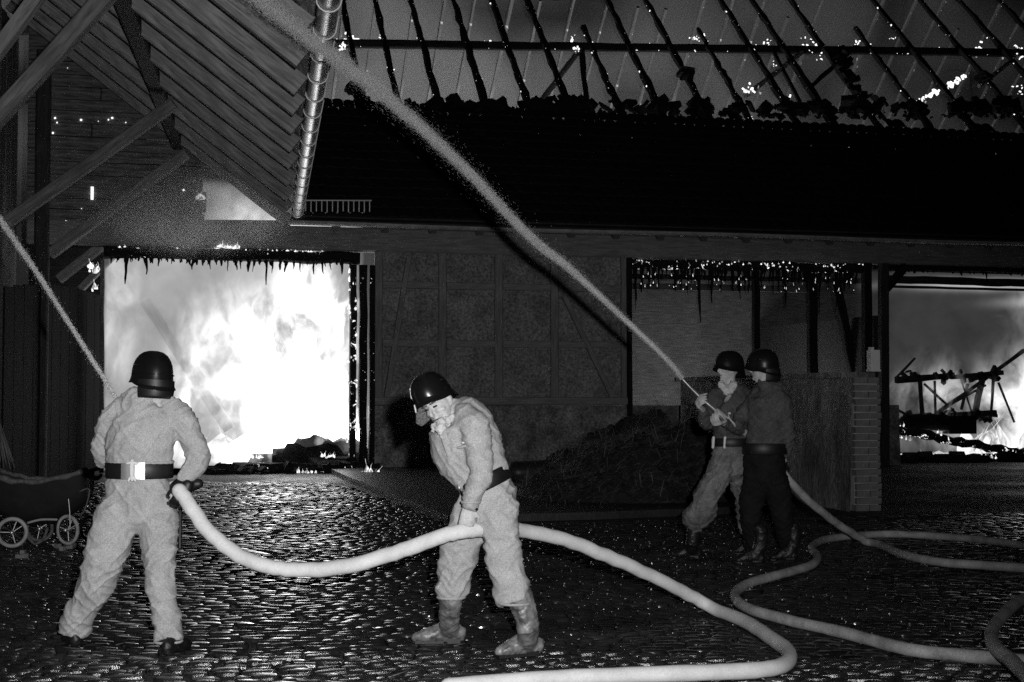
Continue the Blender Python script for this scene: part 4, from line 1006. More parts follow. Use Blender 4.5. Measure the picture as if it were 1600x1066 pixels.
def head(c, fwd, up_, k=1.0, jaw=True):
    """c: centre of the skull; returns lofts of head with nose, brow, lips, ears"""
    f_ = Vector(fwd).normalized(); u_ = Vector(up_); u_ = (u_-f_*u_.dot(f_)).normalized(); s = f_.cross(u_); c = Vector(c); o = []
    o.append(loft([c-u_*.115*k+f_*.045*k, c-u_*.085*k+f_*.04*k, c-u_*.04*k+f_*.022*k, c+u_*.01*k+f_*.004*k, c+u_*.06*k-f_*.004*k, c+u_*.098*k-f_*.008*k], [(.028*k, .03*k), (.052*k, .052*k), (.066*k, .078*k), (.074*k, .093*k), (.072*k, .092*k), (.045*k, .06*k)], s, 18, 3))
    o.append(loft([c+f_*.092*k+u_*.012*k, c+f_*.108*k-u_*.012*k, c+f_*.118*k-u_*.032*k, c+f_*.096*k-u_*.042*k], [.008*k, .010*k, .014*k, .010*k], s, 8, 2))
    for q in (-1, 1):
        o.append(loft([c+f_*.088*k+u_*.022*k+s*q*.012*k, c+f_*.078*k+u_*.024*k+s*q*.045*k], [.009*k, .008*k], None, 8, 2))
        o.append(loft([c+f_*.080*k-u_*.022*k+s*q*.028*k, c+f_*.062*k-u_*.03*k+s*q*.05*k], [.016*k, .015*k], None, 8, 2))
        o.append(loft([c+s*q*.072*k+u_*.022*k-f_*.008*k, c+s*q*.080*k-u_*.002*k-f_*.01*k, c+s*q*.074*k-u_*.032*k-f_*.002*k], [(.014*k, .008*k), (.017*k, .009*k), (.009*k, .007*k)], f_, 10, 2))
    o.append(loft([c+f_*.088*k-u_*.060*k-s*.022*k, c+f_*.096*k-u_*.059*k, c+f_*.088*k-u_*.060*k+s*.022*k], [.006*k, .009*k, .006*k], None, 8, 2))
    o.append(loft([c+f_*.084*k-u_*.074*k-s*.016*k, c+f_*.091*k-u_*.075*k, c+f_*.084*k-u_*.074*k+s*.016*k], [.006*k, .008*k, .006*k], None, 8, 2))
    o.append(loft([c+f_*.074*k-u_*.10*k, c+f_*.082*k-u_*.104*k], [.02*k, .016*k], None, 8, 2))
    return o
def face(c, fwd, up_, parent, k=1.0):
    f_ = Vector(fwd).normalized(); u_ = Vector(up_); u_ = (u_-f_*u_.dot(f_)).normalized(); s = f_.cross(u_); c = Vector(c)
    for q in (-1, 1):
        tube('shaded_eye', [c+f_*.0915*k+u_*.002*k+s*q*.022*k, c+f_*.087*k+u_*.002*k+s*q*.040*k], [.0052*k, .0045*k], M['leather'], parent, 8, 1)  # dark blob: eye with the shade of its socket put into the colour
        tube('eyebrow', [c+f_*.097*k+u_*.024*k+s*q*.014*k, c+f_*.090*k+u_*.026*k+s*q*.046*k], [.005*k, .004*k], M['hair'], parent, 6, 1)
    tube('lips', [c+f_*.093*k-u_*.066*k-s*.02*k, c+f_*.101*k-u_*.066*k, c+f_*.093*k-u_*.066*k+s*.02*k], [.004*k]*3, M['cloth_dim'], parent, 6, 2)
def helmet(c, fwd, up_, parent, k=1.0, nape=True, strap=True):
    """steel fire helmet: high dome, flared skirt that drops over ears and neck, small peak in front, leather nape flap"""
    f_ = Vector(fwd).normalized(); u_ = Vector(up_); u_ = (u_-f_*u_.dot(f_)).normalized(); s = f_.cross(u_); c = Vector(c)
    n = 40; prof = [(0.0, .150), (.25, .148), (.48, .140), (.68, .122), (.84, .094), (.94, .062), (.985, .030), (1.0, .004)]
    V = []; F = []; rings = []
    for r_, z_ in prof: rings.append([(r_*.118*math.cos(2*math.pi*j/n), r_*.145*math.sin(2*math.pi*j/n), z_) for j in range(n)])
    for q in (.25, .5, .75, 1.0):
        ring = []
        for j in range(n):
            a = 2*math.pi*j/n; sx, fy = math.cos(a), math.sin(a)
            back = max(0, -fy); front = max(0, fy); side_ = abs(sx)
            drop = .012+.040*side_**2+.085*back**1.2+.010*front; fl_ = 1+q*q*(.10*side_**2+.13*back+.12*front**3)
            ring.append((.118*fl_*sx, .145*fl_*fy, .004-drop*q))
        rings.append(ring)
    base = rings[-1]; rings.append([(x*1.018, y*1.018, z-.003) for x, y, z in base]); rings.append([(x*.985, y*.985, z-.002) for x, y, z in base]); rings.append([(x*.93, y*.93, z+.03) for x, y, z in base])
    rings.append([(x*.96*.9, y*.96*.9, .05) for x, y, z in rings[7]]); 
    for R_ in rings: V += [c+(s*x+f_*y+u_*z)*k for x, y, z in R_]
    for i in range(len(rings)-1):
        for j in range(n): F.append((i*n+j, (i+1)*n+j, (i+1)*n+(j+1) % n, i*n+(j+1) % n))
    h = mesh('helmet', V, F, M['helmet'], parent, smooth=True)
    # raised seam around the dome
    sm = [c+(s*(.1215*math.cos(t))+f_*(.149*math.sin(t))+u_*.004)*k for t in np.linspace(-math.pi*1.02, math.pi*.02, 24)]
    tube('rim_band', sm, [.0035*k]*24, M['helmet'], h, 6, 1)
    for q in (-1, 1):
        p = c+(s*q*.112+u_*.06)*k; tube('vent_stud', [p, p+s*q*.008*k], [.006*k, .005*k], M['helmet'], h, 8, 1)
    if nape:
        V = []; F = []; m = 14
        for i in range(m+1):
            a = math.pi*(1.12+.76*i/m)
            for j, (z_, g) in enumerate(((-.03, 1.02), (-.09, 1.03), (-.125, 1.0), (-.140, .97))):
                V.append(c+(s*(.126*g*math.cos(a))+f_*(.152*g*math.sin(a))+u_*z_)*k)
        for i in range(m):
            for j in range(3): F.append((i*4+j, i*4+j+1, (i+1)*4+j+1, (i+1)*4+j))
        K_ = len(V); V += [v-(v-c).normalized()*.006 for v in V]; F += [tuple(reversed([q+K_ for q in f])) for f in F]
        F += [(i*4+3, i*4+3+K_, (i+1)*4+3+K_, (i+1)*4+3) for i in range(m)]
        mesh('nape_flap', V, F, M['leather'], h, smooth=True)
    return h
def boot(ankle, toe, heel, top_, parent, r=.062, name='boot', mat='boot'):
    a, t_, h_, tp = map(Vector, (ankle, toe, heel, top_)); f_ = (t_-h_); f_.z = 0; f_.normalize(); s = f_.cross(Vector((0, 0, 1)))
    L = [loft([tp, tp.lerp(a, .5)-f_*.008, a], [(r*1.12, r*1.2), (r*.98, r*1.1), (r*.78, r*.98)], s, 14, 3, flat_end=True),
         loft([h_+Vector((0, 0, .048))-f_*.005, h_+f_*.07+Vector((0, 0, .062)), h_.lerp(t_, .6)+Vector((0, 0, .048)), t_-f_*.045+Vector((0, 0, .036)), t_-f_*.01+Vector((0, 0, .03))], [(.038, .050), (.042, .066), (.047, .048), (.043, .034), (.026, .024)], s, 14, 3),
         loft([a+Vector((0, 0, .05)), a*.5+(h_+f_*.055+Vector((0, 0, .07)))*.5, h_+f_*.055+Vector((0, 0, .055))], [(r*.80, r*.98), (r*.80, r*.98), (.044, .055)], s, 14, 2)]
    b = remeshed(name, L, M[mat], parent, .008, 3, .006, 16)
    m_ = MB(); zz = .012
    def sole(c, lx, ly, hz_): m_.box(c, (ly, lx, hz_), Matrix((s, f_, Vector((0, 0, 1)))).transposed())
    hb = Vector((h_.x, h_.y, min(h_.z, t_.z)))
    sole(h_+f_*.035+Vector((0, 0, .010)), .038, .036, .014); sole(h_.lerp(t_, .66)+Vector((0, 0, .006)), .085, .042, .008)
    m_.build('sole', M['leather'], b); return b
def leg(hip, knee, ankle, r, cuff, s):
    hip, knee, ankle = map(Vector, (hip, knee, ankle)); cf = knee.lerp(ankle, cuff)
    return loft([hip, hip.lerp(knee, .5), knee, knee.lerp(cf, .5), cf.lerp(knee, .08), cf], [(r*1.05, r*1.12), (r*.95, r), (r*.80, r*.85), (r*.72, r*.80), (r*.72, r*.78), (r*.60, r*.66)], s, 16, 4)
up = Vector((0, 0, 1)); back = -fh; near_ = -fh
def lk(px, py, zc): return P(px, py, zc)
# ---------------------------------------------------------------- hoseman seen from behind
zA = 8.35
A = thing('person', 'fireman seen from behind in pale overalls with legs apart before the fire', 'person', onZ(200, 1012))
hipL, hipR = lk(186, 800, zA), lk(246, 800, zA); knL, knR = lk(156, 895, zA-.05), lk(250, 895, zA-.1); anL, anR = lk(117, 985, 8.45), lk(263, 990, 8.25)
shL, shR = lk(180, 648, zA), lk(283, 652, zA); elL, elR = lk(160, 712, zA+.12), lk(309, 716, zA+.02)
wrL, wrR = lk(195, 735, zA+.45), lk(286, 760, zA-.02)
neck = lk(236, 612, zA); hdA = lk(238, 590, zA+.02); pel = lk(217, 775, zA); wst = lk(219, 735, zA); chs = lk(226, 672, zA)
fA = (fh*1.0+RGT*(-.15)).normalized()
nozdir = (lk(172, 607, 9.0)-lk(188, 634, 8.9)).normalized()
B_ = head(hdA, fA, up+RGT*.05, 1.0)
B_ += [loft([hdA-up*.03-fh*.02, neck, chs+up*.1], [(.055, .06), (.058, .06), (.10, .08)], RGT, 14, 3), loft([chs+up*.14, chs, wst, pel], [(.15, .09), (.155, .10), (.13, .09), (.15, .10)], RGT, 16, 3)]
for sh, el, wr in ((shL, elL, wrL), (shR, elR, wrR)): B_ += [loft([sh, el, wr], [.045, .036, .026], None, 10, 3), loft([chs+up*.1, sh], [.07, .05], None, 10, 2)]
for h_, k_, a_ in ((hipL, knL, anL), (hipR, knR, anR)): B_ += [loft([pel, h_, k_, k_.lerp(a_, .55)], [.08, .075, .05, .042], None, 12, 3)]
B_ += hand(elL, wrL, (fh*.9+up*.1-RGT*.1), up-RGT*.2, RGT, 1, 1.1, 1); 
B_ += hand(elR, wrR, (fh*.4-RGT*.5-up*.4), -RGT*.6-fh*.5, up, 1, 1.2, 1)
remeshed('body', B_, M['skin'], A, .007, 2)
J = [loft([neck-up*.01, chs+up*.15-fh*.01, chs+up*.02-fh*.015, lk(218, 702, zA), wst+up*.045], [(.062, .06), (.155, .10), (.190, .13), (.196, .14), (.188, .135)], RGT, 20, 4),
     loft([lk(200, 632, zA), shL, lk(165, 680, zA+.05), elL, elL.lerp(wrL, .5), wrL.lerp(elL, .12)], [.062, .075, .064, .060, .052, .042], None, 14, 4),
     loft([lk(262, 634, zA), shR, lk(299, 684, zA+.03), elR, elR.lerp(wrR, .5), wrR.lerp(elR, .10)], [.064, .080, .073, .073, .062, .046], None, 14, 4),
     loft([lk(222, 618, zA), lk(236, 612, zA), lk(255, 620, zA)], [.05, .055, .05], None, 12, 3)]
remeshed('jacket', J, M['cloth'], A, .009, 3, .012, 7)
T = [loft([wst-up*.035, lk(217, 765, zA), lk(216, 800, zA)], [(.158, .118), (.192, .135), (.185, .130)], RGT, 20, 4),
     loft([lk(188, 800, zA), knL.lerp(hipL, .5), knL, knL.lerp(anL, .5), lk(122, 964, 8.42), lk(117, 986, 8.45)], [(.128, .13), (.124, .12), (.112, .11), (.092, .095), (.094, .095), (.088, .09)], RGT, 18, 4, flat_end=True),
     loft([lk(247, 800, zA), knR.lerp(hipR, .5), knR, knR.lerp(anR, .5), lk(262, 980, 8.25), lk(263, 1002, 8.22)], [(.114, .125), (.108, .11), (.090, .098), (.080, .085), (.084, .085), (.078, .08)], RGT, 18, 4, flat_end=True)]
remeshed('trousers', T, M['cloth'], A, .009, 3, .015, 5.6)
ft = onZ(112, 1012); ft2 = onZ(264, 1024)
boot(lk(116, 992, 8.45), ft+fh*.20-RGT*.10+RGT*.01, ft+RGT*.03-fh*.03, lk(117, 984, 8.45), A, .054, mat='leather')
boot(lk(264, 1005, 8.22), ft2+fh*.22+RGT*.06, ft2-fh*.03, lk(263, 1000, 8.22), A, .052, mat='leather')
def belt(pts_c, ra, rb, h, parent, mat='leather', side=RGT, up_=up):
    n = 36; V = []; F = []; c = Vector(pts_c); s = Vector(side).normalized(); u_ = Vector(up_).normalized(); d_ = s.cross(u_).normalized()
    for k, (g, z_) in enumerate(((1, -h/2), (1.03, -h/2+.006), (1.03, h/2-.006), (1, h/2), (.93, h/2), (.93, -h/2))):
        for j in range(n): a = 2*math.pi*j/n; V.append(c+s*ra*g*math.cos(a)+d_*rb*g*math.sin(a)+u_*z_)
    for k in range(6):
        for j in range(n): F.append((k*n+j, ((k+1) % 6)*n+j, ((k+1) % 6)*n+(j+1) % n, k*n+(j+1) % n))
    return mesh('belt', V, F, M[mat], parent, smooth=True)
bl = belt(lk(218, 734, zA), .192, .142, .098, A)
bc = lk(218, 734, zA)-fh*.150
m_ = MB(); n = 12
V = []; F = []
for i in range(n+1):
    a = -math.pi/2+(-.34+.68*i/n); 
    for z_ in (-.047, .047): V.append(lk(218, 734, zA)+RGT*(.203*math.cos(a))+fh*(.153*math.sin(a))+up*z_)
for i in range(n): F.append((i*2, i*2+2, i*2+3, i*2+1))
K_ = len(V); V += [v-fh*.006 for v in V]; F += [tuple(reversed([q+K_ for q in f])) for f in F]; mesh('belt_plate', V, F, M['steel'], bl, smooth=True)
tube('hook', [bc-fh*.012+up*.058, bc-fh*.02+up*.02, bc-fh*.02-up*.02, bc-fh*.014-up*.05], [.012, .016, .014, .010], M['white_strap'], bl, 8, 2)
tube('hook_crossbar', [bc-fh*.016+up*.045-RGT*.028, bc-fh*.02+up*.05, bc-fh*.016+up*.045+RGT*.028], [.008, .010, .008], M['white_strap'], bl, 8, 2)
for q in (-1, 1): tube('hook_prong', [bc-fh*.016-up*.03+RGT*.008*q, bc-fh*.018-up*.055+RGT*.02*q], [.008, .007], M['white_strap'], bl, 6, 2)
helmet(hdA+up*.012, (fh*.75-RGT*.66).normalized(), up+RGT*.17-fh*.10, A, .97)
# collar, sleeve hems, back yoke seam, blouse hem
def band(name, c, a, b_, ra, rb, r, mat, parent, t0=0, t1=6.2832, n=26):
    a = Vector(a).normalized(); b_ = Vector(b_).normalized(); pts = [Vector(c)+a*ra*math.cos(t0+(t1-t0)*i/n)+b_*rb*math.sin(t0+(t1-t0)*i/n) for i in range(n+1)]
    return tube(name, pts, [r]*(n+1), mat, parent, 6, 1)
band('collar', neck-up*.012, RGT, fh+up*.25, .074, .070, .013, M['cloth'], A)
band('sleeve_hem', wrR.lerp(elR, .16), (elR-wrR).cross(up), up, .046, .046, .009, M['cloth'], A)
band('blouse_hem', wst+up*.048, RGT, fh, .190, .138, .010, M['cloth'], A)
for q, kk, s__ in ((lk(117, 986, 8.45), .088, 1), (lk(263, 1002, 8.22), .078, 1)): band('trouser_hem', q, RGT, fh, kk, kk, .008, M['cloth'], A)
# short hair at the nape
remeshed('hair', [loft([hdA-up*.065-fh*.075-RGT*.03, hdA-up*.078-fh*.08, hdA-up*.07-fh*.075+RGT*.045], [.022, .026, .022], None, 10, 3)], M['hair'], A, .006, 1, .01, 40)
# dark glove on the coupling at his right hip
g_ = hand(elR, wrR+RGT*.03-fh*.05, (-RGT*.4-up*.8-fh*.2), -fh, RGT, 1.1, .9, 1)
remeshed('glove', g_+[loft([wrR+RGT*.09+up*.015, wrR, wrR-RGT*.03-up*.01], [.03, .055, .05], None, 12, 2)], M['leather'], A, .006, 2)
remeshed('glove', hand(elL, wrL, (fh*.9+up*.1-RGT*.1), up-RGT*.2, RGT, 1.15, 1.1, 1), M['leather'], A, .006, 2)
nz = lk(188, 634, 8.9)
nzl = thing('nozzle', 'brass branch pipe aimed up and left by the hoseman seen from behind', 'nozzle', nz)
q0 = nz-nozdir*.55; tube('barrel', [nz, nz-nozdir*.25, q0], [.014, .022, .032], M['brass'], nzl, 12, 3); tube('coupling', [q0, q0-nozdir*.07], [.048, .048], M['brass'], nzl, 12, 1)

# ---------------------------------------------------------------- man stooping over the hose
zB = 8.1
Bm = thing('person', 'fireman in pale overalls bending down to lift the white hose with one hand', 'person', onZ(745, 1030))
hip1, hip2 = lk(779, 790, zB-.07), lk(742, 792, zB+.12); kn1, kn2 = lk(787, 875, zB-.12), lk(713, 878, zB+.16); an1, an2 = lk(820, 975, zB-.18), lk(701, 968, zB+.2)
pelB = lk(766, 768, zB); chB = lk(722, 676, zB); nkB = lk(703, 648, zB-.02); hdB = lk(685, 630, zB-.05)
upB = (hdB-nkB).normalized(); uB = (up*.86-RGT*.46-fh*.12).normalized(); fB = (-RGT*.50-up*.12-fh*.85); fB = (fB-uB*fB.dot(uB)).normalized()
sh1, sh2 = lk(742, 668, zB-.17), lk(705, 668, zB+.16); el1, el2 = lk(752, 738, zB-.20), lk(712, 735, zB+.12); wr1 = lk(733, 792, zB-.19); wr2 = lk(738, 775, zB+.12)
B_ = head(hdB+fB*.0, fB, uB, 1.03)
B_ += [loft([hdB-uB*.03, nkB, chB+up*.04], [(.055, .06), (.06, .062), (.10, .09)], fh, 14, 3), loft([chB+up*.06, chB.lerp(pelB, .5), pelB], [(.14, .10), (.13, .10), (.13, .10)], fh, 16, 3)]
for sh, el, wr in ((sh1, el1, wr1), (sh2, el2, wr2)): B_ += [loft([sh, el, wr], [.045, .036, .026], None, 10, 3), loft([chB+up*.03, sh], [.07, .05], None, 10, 2)]
for h_, k_, a_ in ((hip1, kn1, an1), (hip2, kn2, an2)): B_ += [loft([pelB, h_, k_, k_.lerp(a_, .55)], [.08, .075, .05, .042], None, 12, 3)]
hdir = (-up*.95-RGT*.15).normalized()
B_ += hand(el1, wr1, hdir, fh*1.0-RGT*.1, RGT, 1.12, 1.35, 1)
B_ += hand(el2, wr2, (RGT*.25-up*.6-fh*.5), -RGT, up, 1.0, 1.1, 1)
remeshed('body', B_, M['skin'], Bm, .006, 2)
J = [loft([lk(706, 645, zB), lk(721, 656, zB), lk(727, 690, zB), lk(742, 722, zB), lk(756, 748, zB)], [(.07, .085), (.165, .165), (.185, .205), (.175, .188), (.160, .155)], fh, 20, 4),
     loft([lk(728, 650, zB-.10), sh1, sh1.lerp(el1, .5), el1, el1.lerp(wr1, .5), wr1.lerp(el1, .12)], [.07, .088, .078, .070, .062, .05], None, 14, 4),
     loft([lk(712, 655, zB+.10), sh2, sh2.lerp(el2, .5), el2, wr2.lerp(el2, .2)], [.07, .08, .07, .062, .048], None, 14, 4)]
remeshed('jacket', J, M['cloth'], Bm, .010, 3, .011, 7)
T = [loft([lk(757, 760, zB), lk(766, 776, zB), lk(765, 800, zB)], [(.152, .130), (.170, .155), (.175, .150)], fh, 20, 4),
     loft([lk(778, 790, zB-.07), hip1.lerp(kn1, .5), kn1, kn1.lerp(an1, .35), lk(800, 925, zB-.16), lk(804, 942, zB-.17)], [(.115, .115), (.104, .106), (.100, .104), (.094, .100), (.098, .104), (.086, .092)], fh, 18, 4, flat_end=True),
     loft([lk(742, 792, zB+.12), hip2.lerp(kn2, .5), kn2, kn2.lerp(an2, .4), lk(705, 920, zB+.18), lk(705, 933, zB+.19)], [(.11, .115), (.10, .112), (.096, .104), (.088, .092), (.09, .094), (.078, .080)], fh, 18, 4, flat_end=True)]
remeshed('trousers', T, M['cloth'], Bm, .010, 3, .015, 5.6)
hl, te = onZ(838, 1028), onZ(776, 1033); hl.z = te.z = .022
boot(lk(826, 988, zB-.18), te, hl, lk(811, 930, zB-.17), Bm, .064, mat='boot')
hl, te = onZ(718, 1009), onZ(646, 1010); hl.z = te.z = .022
boot(lk(701, 962, zB+.2), te, hl, lk(704, 922, zB+.19), Bm, .062, mat='boot')
bl = belt(lk(758, 752, zB), .178, .152, .085, Bm, side=fh, up_=(up*.88-RGT*.42))
bk = lk(716, 758, zB-.10)
for q in (0, 1): tube('buckle', [bk+RGT*(.0+.022*q)+up*.018, bk+RGT*(.006+.022*q)-up*.018], [.010, .009], M['steel'], bl, 8, 2)
remeshed('neckerchief', [loft([lk(706, 652, zB-.12), lk(693, 661, zB-.14), lk(682, 664, zB-.12)], [.02, .026, .022], None, 10, 3), loft([lk(690, 662, zB-.16), lk(687, 673, zB-.17), lk(690, 683, zB-.17)], [.03, .026, .012], None, 10, 3), loft([lk(680, 664, zB-.13), lk(676, 673, zB-.12)], [.02, .014], None, 8, 2)], M['neckerchief'], Bm, .006, 2, .012, 22)
hm = helmet(hdB+uB*.046-RGT*.022-fB*.02, fB, (uB-fB*.10-RGT*.05).normalized(), Bm, .90, nape=False)
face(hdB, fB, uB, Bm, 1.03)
band('collar', lk(704, 652, zB-.02), fh, RGT*.8-up*.5, .085, .078, .014, M['cloth'], Bm)
band('sleeve_hem', wr1.lerp(el1, .14), RGT, fh, .050, .052, .009, M['cloth'], Bm)
for q, kk in ((lk(804, 942, zB-.17), .090), (lk(705, 933, zB+.19), .080)): band('trouser_hem', q, RGT, fh, kk, kk, .008, M['cloth'], Bm)
tube('pocket_flap', [lk(716, 700, zB-.20), lk(727, 697, zB-.215), lk(738, 697, zB-.20)], [.008]*3, M['cloth'], Bm, 6, 2)
tube('front_placket', [lk(690, 668, zB-.15), lk(700, 700, zB-.16), lk(712, 732, zB-.13), lk(720, 752, zB-.10)], [(.022, .008)]*4, M['cloth'], Bm, 10, 3, side=RGT)
# leather chin flap hanging open below the helmet edge
V, F = loft([lk(662, 634, zB+.0), lk(662, 648, zB-.01), lk(655, 663, zB-.01)], [(.035, .008), (.048, .009), (.022, .006)], RGT, 12, 4); mesh('cheek_flap', V, F, M['hair'], hm, smooth=True)
tube('chin_strap', [lk(648, 634, zB-.06), lk(650, 644, zB-.07)], [.006, .005], M['white_strap'], hm, 6, 2); tube('chin_strap', [lk(641, 608, zB-.07), lk(643, 622, zB-.07)], [.005, .005], M['white_strap'], hm, 6, 2)
for (px_, py_) in ((723, 692), (745, 796)): tube('button', [lk(px_, py_, zB-.27), lk(px_+1.2, py_, zB-.275)], [.008, .006], M['white_strap'] if px_ < 740 else M['leather'], Bm, 8, 1)

# ---------------------------------------------------------------- the pair on the right
zC = 12.95
C_ = thing('person', 'hoseman in pale stained trousers aiming a nozzle before the manure heap', 'person', onZ(1125, 868))
hdC = lk(1140, 576, zC+.12); nkC = lk(1140, 600, zC+.12); chC = lk(1143, 635, zC+.12); wsC = lk(1143, 690, zC+.1); peC = lk(1143, 712, zC+.1)
fC = (-RGT*.85-fh*.35+up*.05).normalized()
s1, s2 = lk(1118, 622, zC-.04), lk(1165, 622, zC+.2); e1, e2 = lk(1103, 662, zC-.16), lk(1160, 668, zC); w1, w2 = lk(1098, 640, zC-.30), lk(1128, 660, zC-.32)
hpa, hpb = lk(1128, 728, zC+.05), lk(1154, 728, zC+.15); kna, knb = lk(1103, 780, zC-.05), lk(1166, 785, zC+.2); ana, anb = lk(1084, 842, zC), lk(1172, 848, zC+.3)
B_ = head(hdC, fC, up, 1.0)+[loft([hdC-up*.03, nkC, chC+up*.1], [(.055, .06), (.058, .06), (.10, .08)], RGT, 12, 3), loft([chC+up*.1, chC, wsC, peC], [(.13, .09), (.13, .09), (.12, .09), (.13, .09)], RGT, 14, 3)]
for sh, el, wr in ((s1, e1, w1), (s2, e2, w2)): B_ += [loft([sh, el, wr], [.045, .036, .026], None, 10, 3), loft([chC+up*.1, sh], [.07, .05], None, 10, 2)]
for h_, k_, a_ in ((hpa, kna, ana), (hpb, knb, anb)): B_ += [loft([peC, h_, k_, k_.lerp(a_, .55)], [.08, .075, .05, .042], None, 12, 3)]
nd = (lk(1066, 592, 12.7)-lk(1150, 662, 12.72)).normalized()
B_ += hand(e1, w1, (nd*.3+up*.25-fh*.7-RGT*.3), RGT*.9+up*.3, up, 1.2, 1.1, 1)+hand(e2, w2, (-RGT*.4-up*.1-fh*.6), up*1.0-RGT*.2, up, 1.2, 1.1, -1)
remeshed('body', B_, M['skin'], C_, .007, 2)
J = [loft([nkC, chC+up*.12, chC, lk(1143, 668, zC+.1), lk(1143, 685, zC+.1)], [(.06, .06), (.14, .10), (.18, .13), (.18, .14), (.16, .13)], RGT, 18, 4), loft([lk(1130, 612, zC+.05), s1, s1.lerp(e1, .5), e1, w1.lerp(e1, .15)], [.07, .08, .07, .065, .045], None, 12, 4), loft([lk(1152, 612, zC+.1), s2, e2, w2.lerp(e2, .15)], [.07, .08, .065, .045], None, 12, 4)]
remeshed('jacket', J, M['cloth_dim'], C_, .012, 3, .015, 7)
T = [loft([lk(1143, 694, zC+.1), lk(1143, 712, zC+.1), lk(1142, 730, zC+.1)], [(.15, .12), (.18, .13), (.18, .13)], RGT, 18, 4), loft([hpa, hpa.lerp(kna, .5), kna, kna.lerp(ana, .35), lk(1086, 812, zC), lk(1085, 820, zC)], [(.115, .12), (.12, .12), (.12, .12), (.13, .12), (.12, .12), (.08, .08)], RGT, 16, 4), loft([hpb, hpb.lerp(knb, .5), knb, lk(1168, 800, zC+.22), lk(1170, 830, zC+.26)], [(.105, .12), (.11, .12), (.10, .11), (.10, .10), (.08, .08)], RGT, 16, 4)]
remeshed('trousers', T, M['cloth_stained'], C_, .012, 3, .018, 6.5)
g0 = onZ(1090, 872); boot(lk(1081, 853, zC), g0-RGT*.22+fh*.0, g0, lk(1084, 818, zC), C_, .055, mat='leather'); g0 = onZ(1178, 866); boot(Vector((g0.x, g0.y, .13)), g0-RGT*.2, g0, lk(1171, 826, zC+.26), C_, .055, mat='leather')
bl = belt(lk(1143, 691, zC+.1), .178, .14, .075, C_)
for px_ in (1115, 1133): tube('belt_keeper', [lk(px_, 684, zC-.02), lk(px_-1, 699, zC-.02)], [.014, .014], M['white_strap'], bl, 6, 2)
remeshed('neckerchief', [loft([lk(1126, 600, zC-.02), lk(1136, 612, zC-.04), lk(1148, 600, zC-.02)], [.03, .045, .03], None, 10, 3)], M['neckerchief'], C_, .007, 2, .012, 22)
helmet(hdC+up*.015, fC, up-RGT*.1, C_, 1.0, nape=False)
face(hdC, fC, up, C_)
tube('jacket_button', [lk(1139, 646, zC-.08), lk(1140, 646, zC-.09)], [.012, .012], M['white_strap'], C_, 8, 1)
nb = thing('nozzle', 'pale branch pipe aimed up and left in the hands of the right-hand hosemen', 'nozzle', lk(1110, 630, 12.72))
tube('barrel', [lk(1066, 592, 12.7), lk(1090, 617, 12.71), lk(1120, 643, 12.71)], [.012, .018, .024], M['zinc'], nb, 12, 2)
tube('hose_tail', [lk(1120, 643, 12.71), lk(1135, 655, 12.74), lk(1152, 667, 12.84), lk(1175, 684, 12.95)], [.03, .028, .03, .034], M['hose_worn'], nb, 12, 3)

D_ = thing('person', 'man in black trousers and boots standing close behind the right-hand nozzle man', 'person', onZ(1195, 878))
hdD = lk(1192, 574, zC-.15); nkD = lk(1194, 602, zC-.15); chD = lk(1202, 638, zC-.15); wsD = lk(1195, 697, zC-.15); peD = lk(1193, 722, zC-.15)
fD = (-RGT*.9+fh*.4).normalized()
s1, s2 = lk(1180, 626, zC-.05), lk(1222, 630, zC-.22); e1, e2 = lk(1158, 650, zC-.1), lk(1230, 680, zC-.2); w1, w2 = lk(1150, 668, zC-.2), lk(1224, 722, zC-.1)
hpa, hpb = lk(1183, 735, zC-.12), lk(1208, 735, zC-.2); kna, knb = lk(1172, 800, zC-.15), lk(1222, 798, zC-.15); ana, anb = lk(1180, 862, zC-.05), lk(1232, 862, zC+.0)
B_ = head(hdD, fD, up, 1.0)+[loft([hdD-up*.03, nkD, chD+up*.1], [(.055, .06), (.058, .06), (.10, .08)], RGT, 12, 3), loft([chD+up*.1, chD, wsD, peD], [(.13, .09), (.13, .09), (.12, .09), (.13, .09)], RGT, 14, 3)]
for sh, el, wr in ((s1, e1, w1), (s2, e2, w2)): B_ += [loft([sh, el, wr], [.045, .036, .026], None, 10, 3), loft([chD+up*.1, sh], [.07, .05], None, 10, 2)]
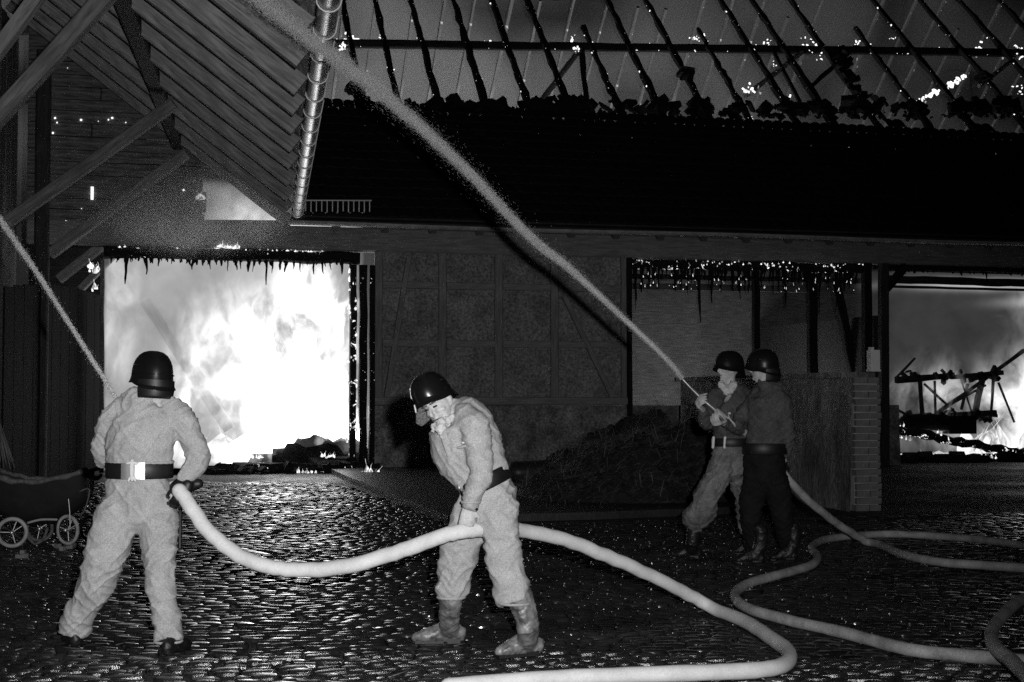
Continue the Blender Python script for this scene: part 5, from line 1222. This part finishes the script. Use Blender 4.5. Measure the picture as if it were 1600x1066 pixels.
for h_, k_, a_ in ((hpa, kna, ana), (hpb, knb, anb)): B_ += [loft([peD, h_, k_, k_.lerp(a_, .55)], [.08, .075, .05, .042], None, 12, 3)]
B_ += hand(e1, w1, (-RGT*.7+up*.1-fh*.2), up+fh*.3, up, 1.0, 1.2, -1)+hand(e2, w2, (-RGT*.5-up*.6), fh, up, 1.0, 1.3, 1)
remeshed('body', B_, M['skin'], D_, .007, 2)
J = [loft([nkD, chD+up*.13, chD, lk(1203, 668, zC-.15), lk(1197, 690, zC-.15)], [(.07, .07), (.17, .11), (.20, .14), (.20, .15), (.185, .15)], RGT, 18, 4), loft([lk(1185, 615, zC-.1), s1, e1, w1.lerp(e1, .1)], [.07, .08, .065, .045], None, 12, 4), loft([lk(1210, 615, zC-.18), s2, s2.lerp(e2, .5), e2, w2.lerp(e2, .3)], [.07, .088, .080, .075, .05], None, 12, 4)]
remeshed('jacket', J, M['cloth_dim'], D_, .012, 3, .015, 7)
remeshed('glove', hand(e2, w2, (-RGT*.2-up*.8), fh, up, 1.15, 1.3, 1), M['leather'], D_, .008, 2)
T = [loft([lk(1194, 702, zC-.15), lk(1194, 722, zC-.15), lk(1195, 740, zC-.15)], [(.175, .14), (.19, .14), (.18, .14)], RGT, 18, 4), loft([hpa, kna, kna.lerp(ana, .5), ana], [(.115, .12), (.10, .10), (.085, .09), (.075, .08)], RGT, 16, 4), loft([hpb, knb, knb.lerp(anb, .5), anb], [(.115, .12), (.10, .10), (.085, .09), (.075, .08)], RGT, 16, 4)]
remeshed('trousers', T, M['cloth_black'], D_, .012, 3, .016, 6.5)
g0 = onZ(1188, 880); boot(Vector((g0.x, g0.y, .12)), g0-RGT*.22, g0, Vector((g0.x, g0.y, .3)), D_, .055, mat='leather'); g0 = onZ(1240, 876); boot(Vector((g0.x, g0.y, .12)), g0-RGT*.2, g0, Vector((g0.x, g0.y, .3)), D_, .055, mat='leather')
belt(lk(1195, 701, zC-.15), .198, .155, .10, D_)
helmet(hdD+up*.015, fD, up-RGT*.05, D_, 1.02)
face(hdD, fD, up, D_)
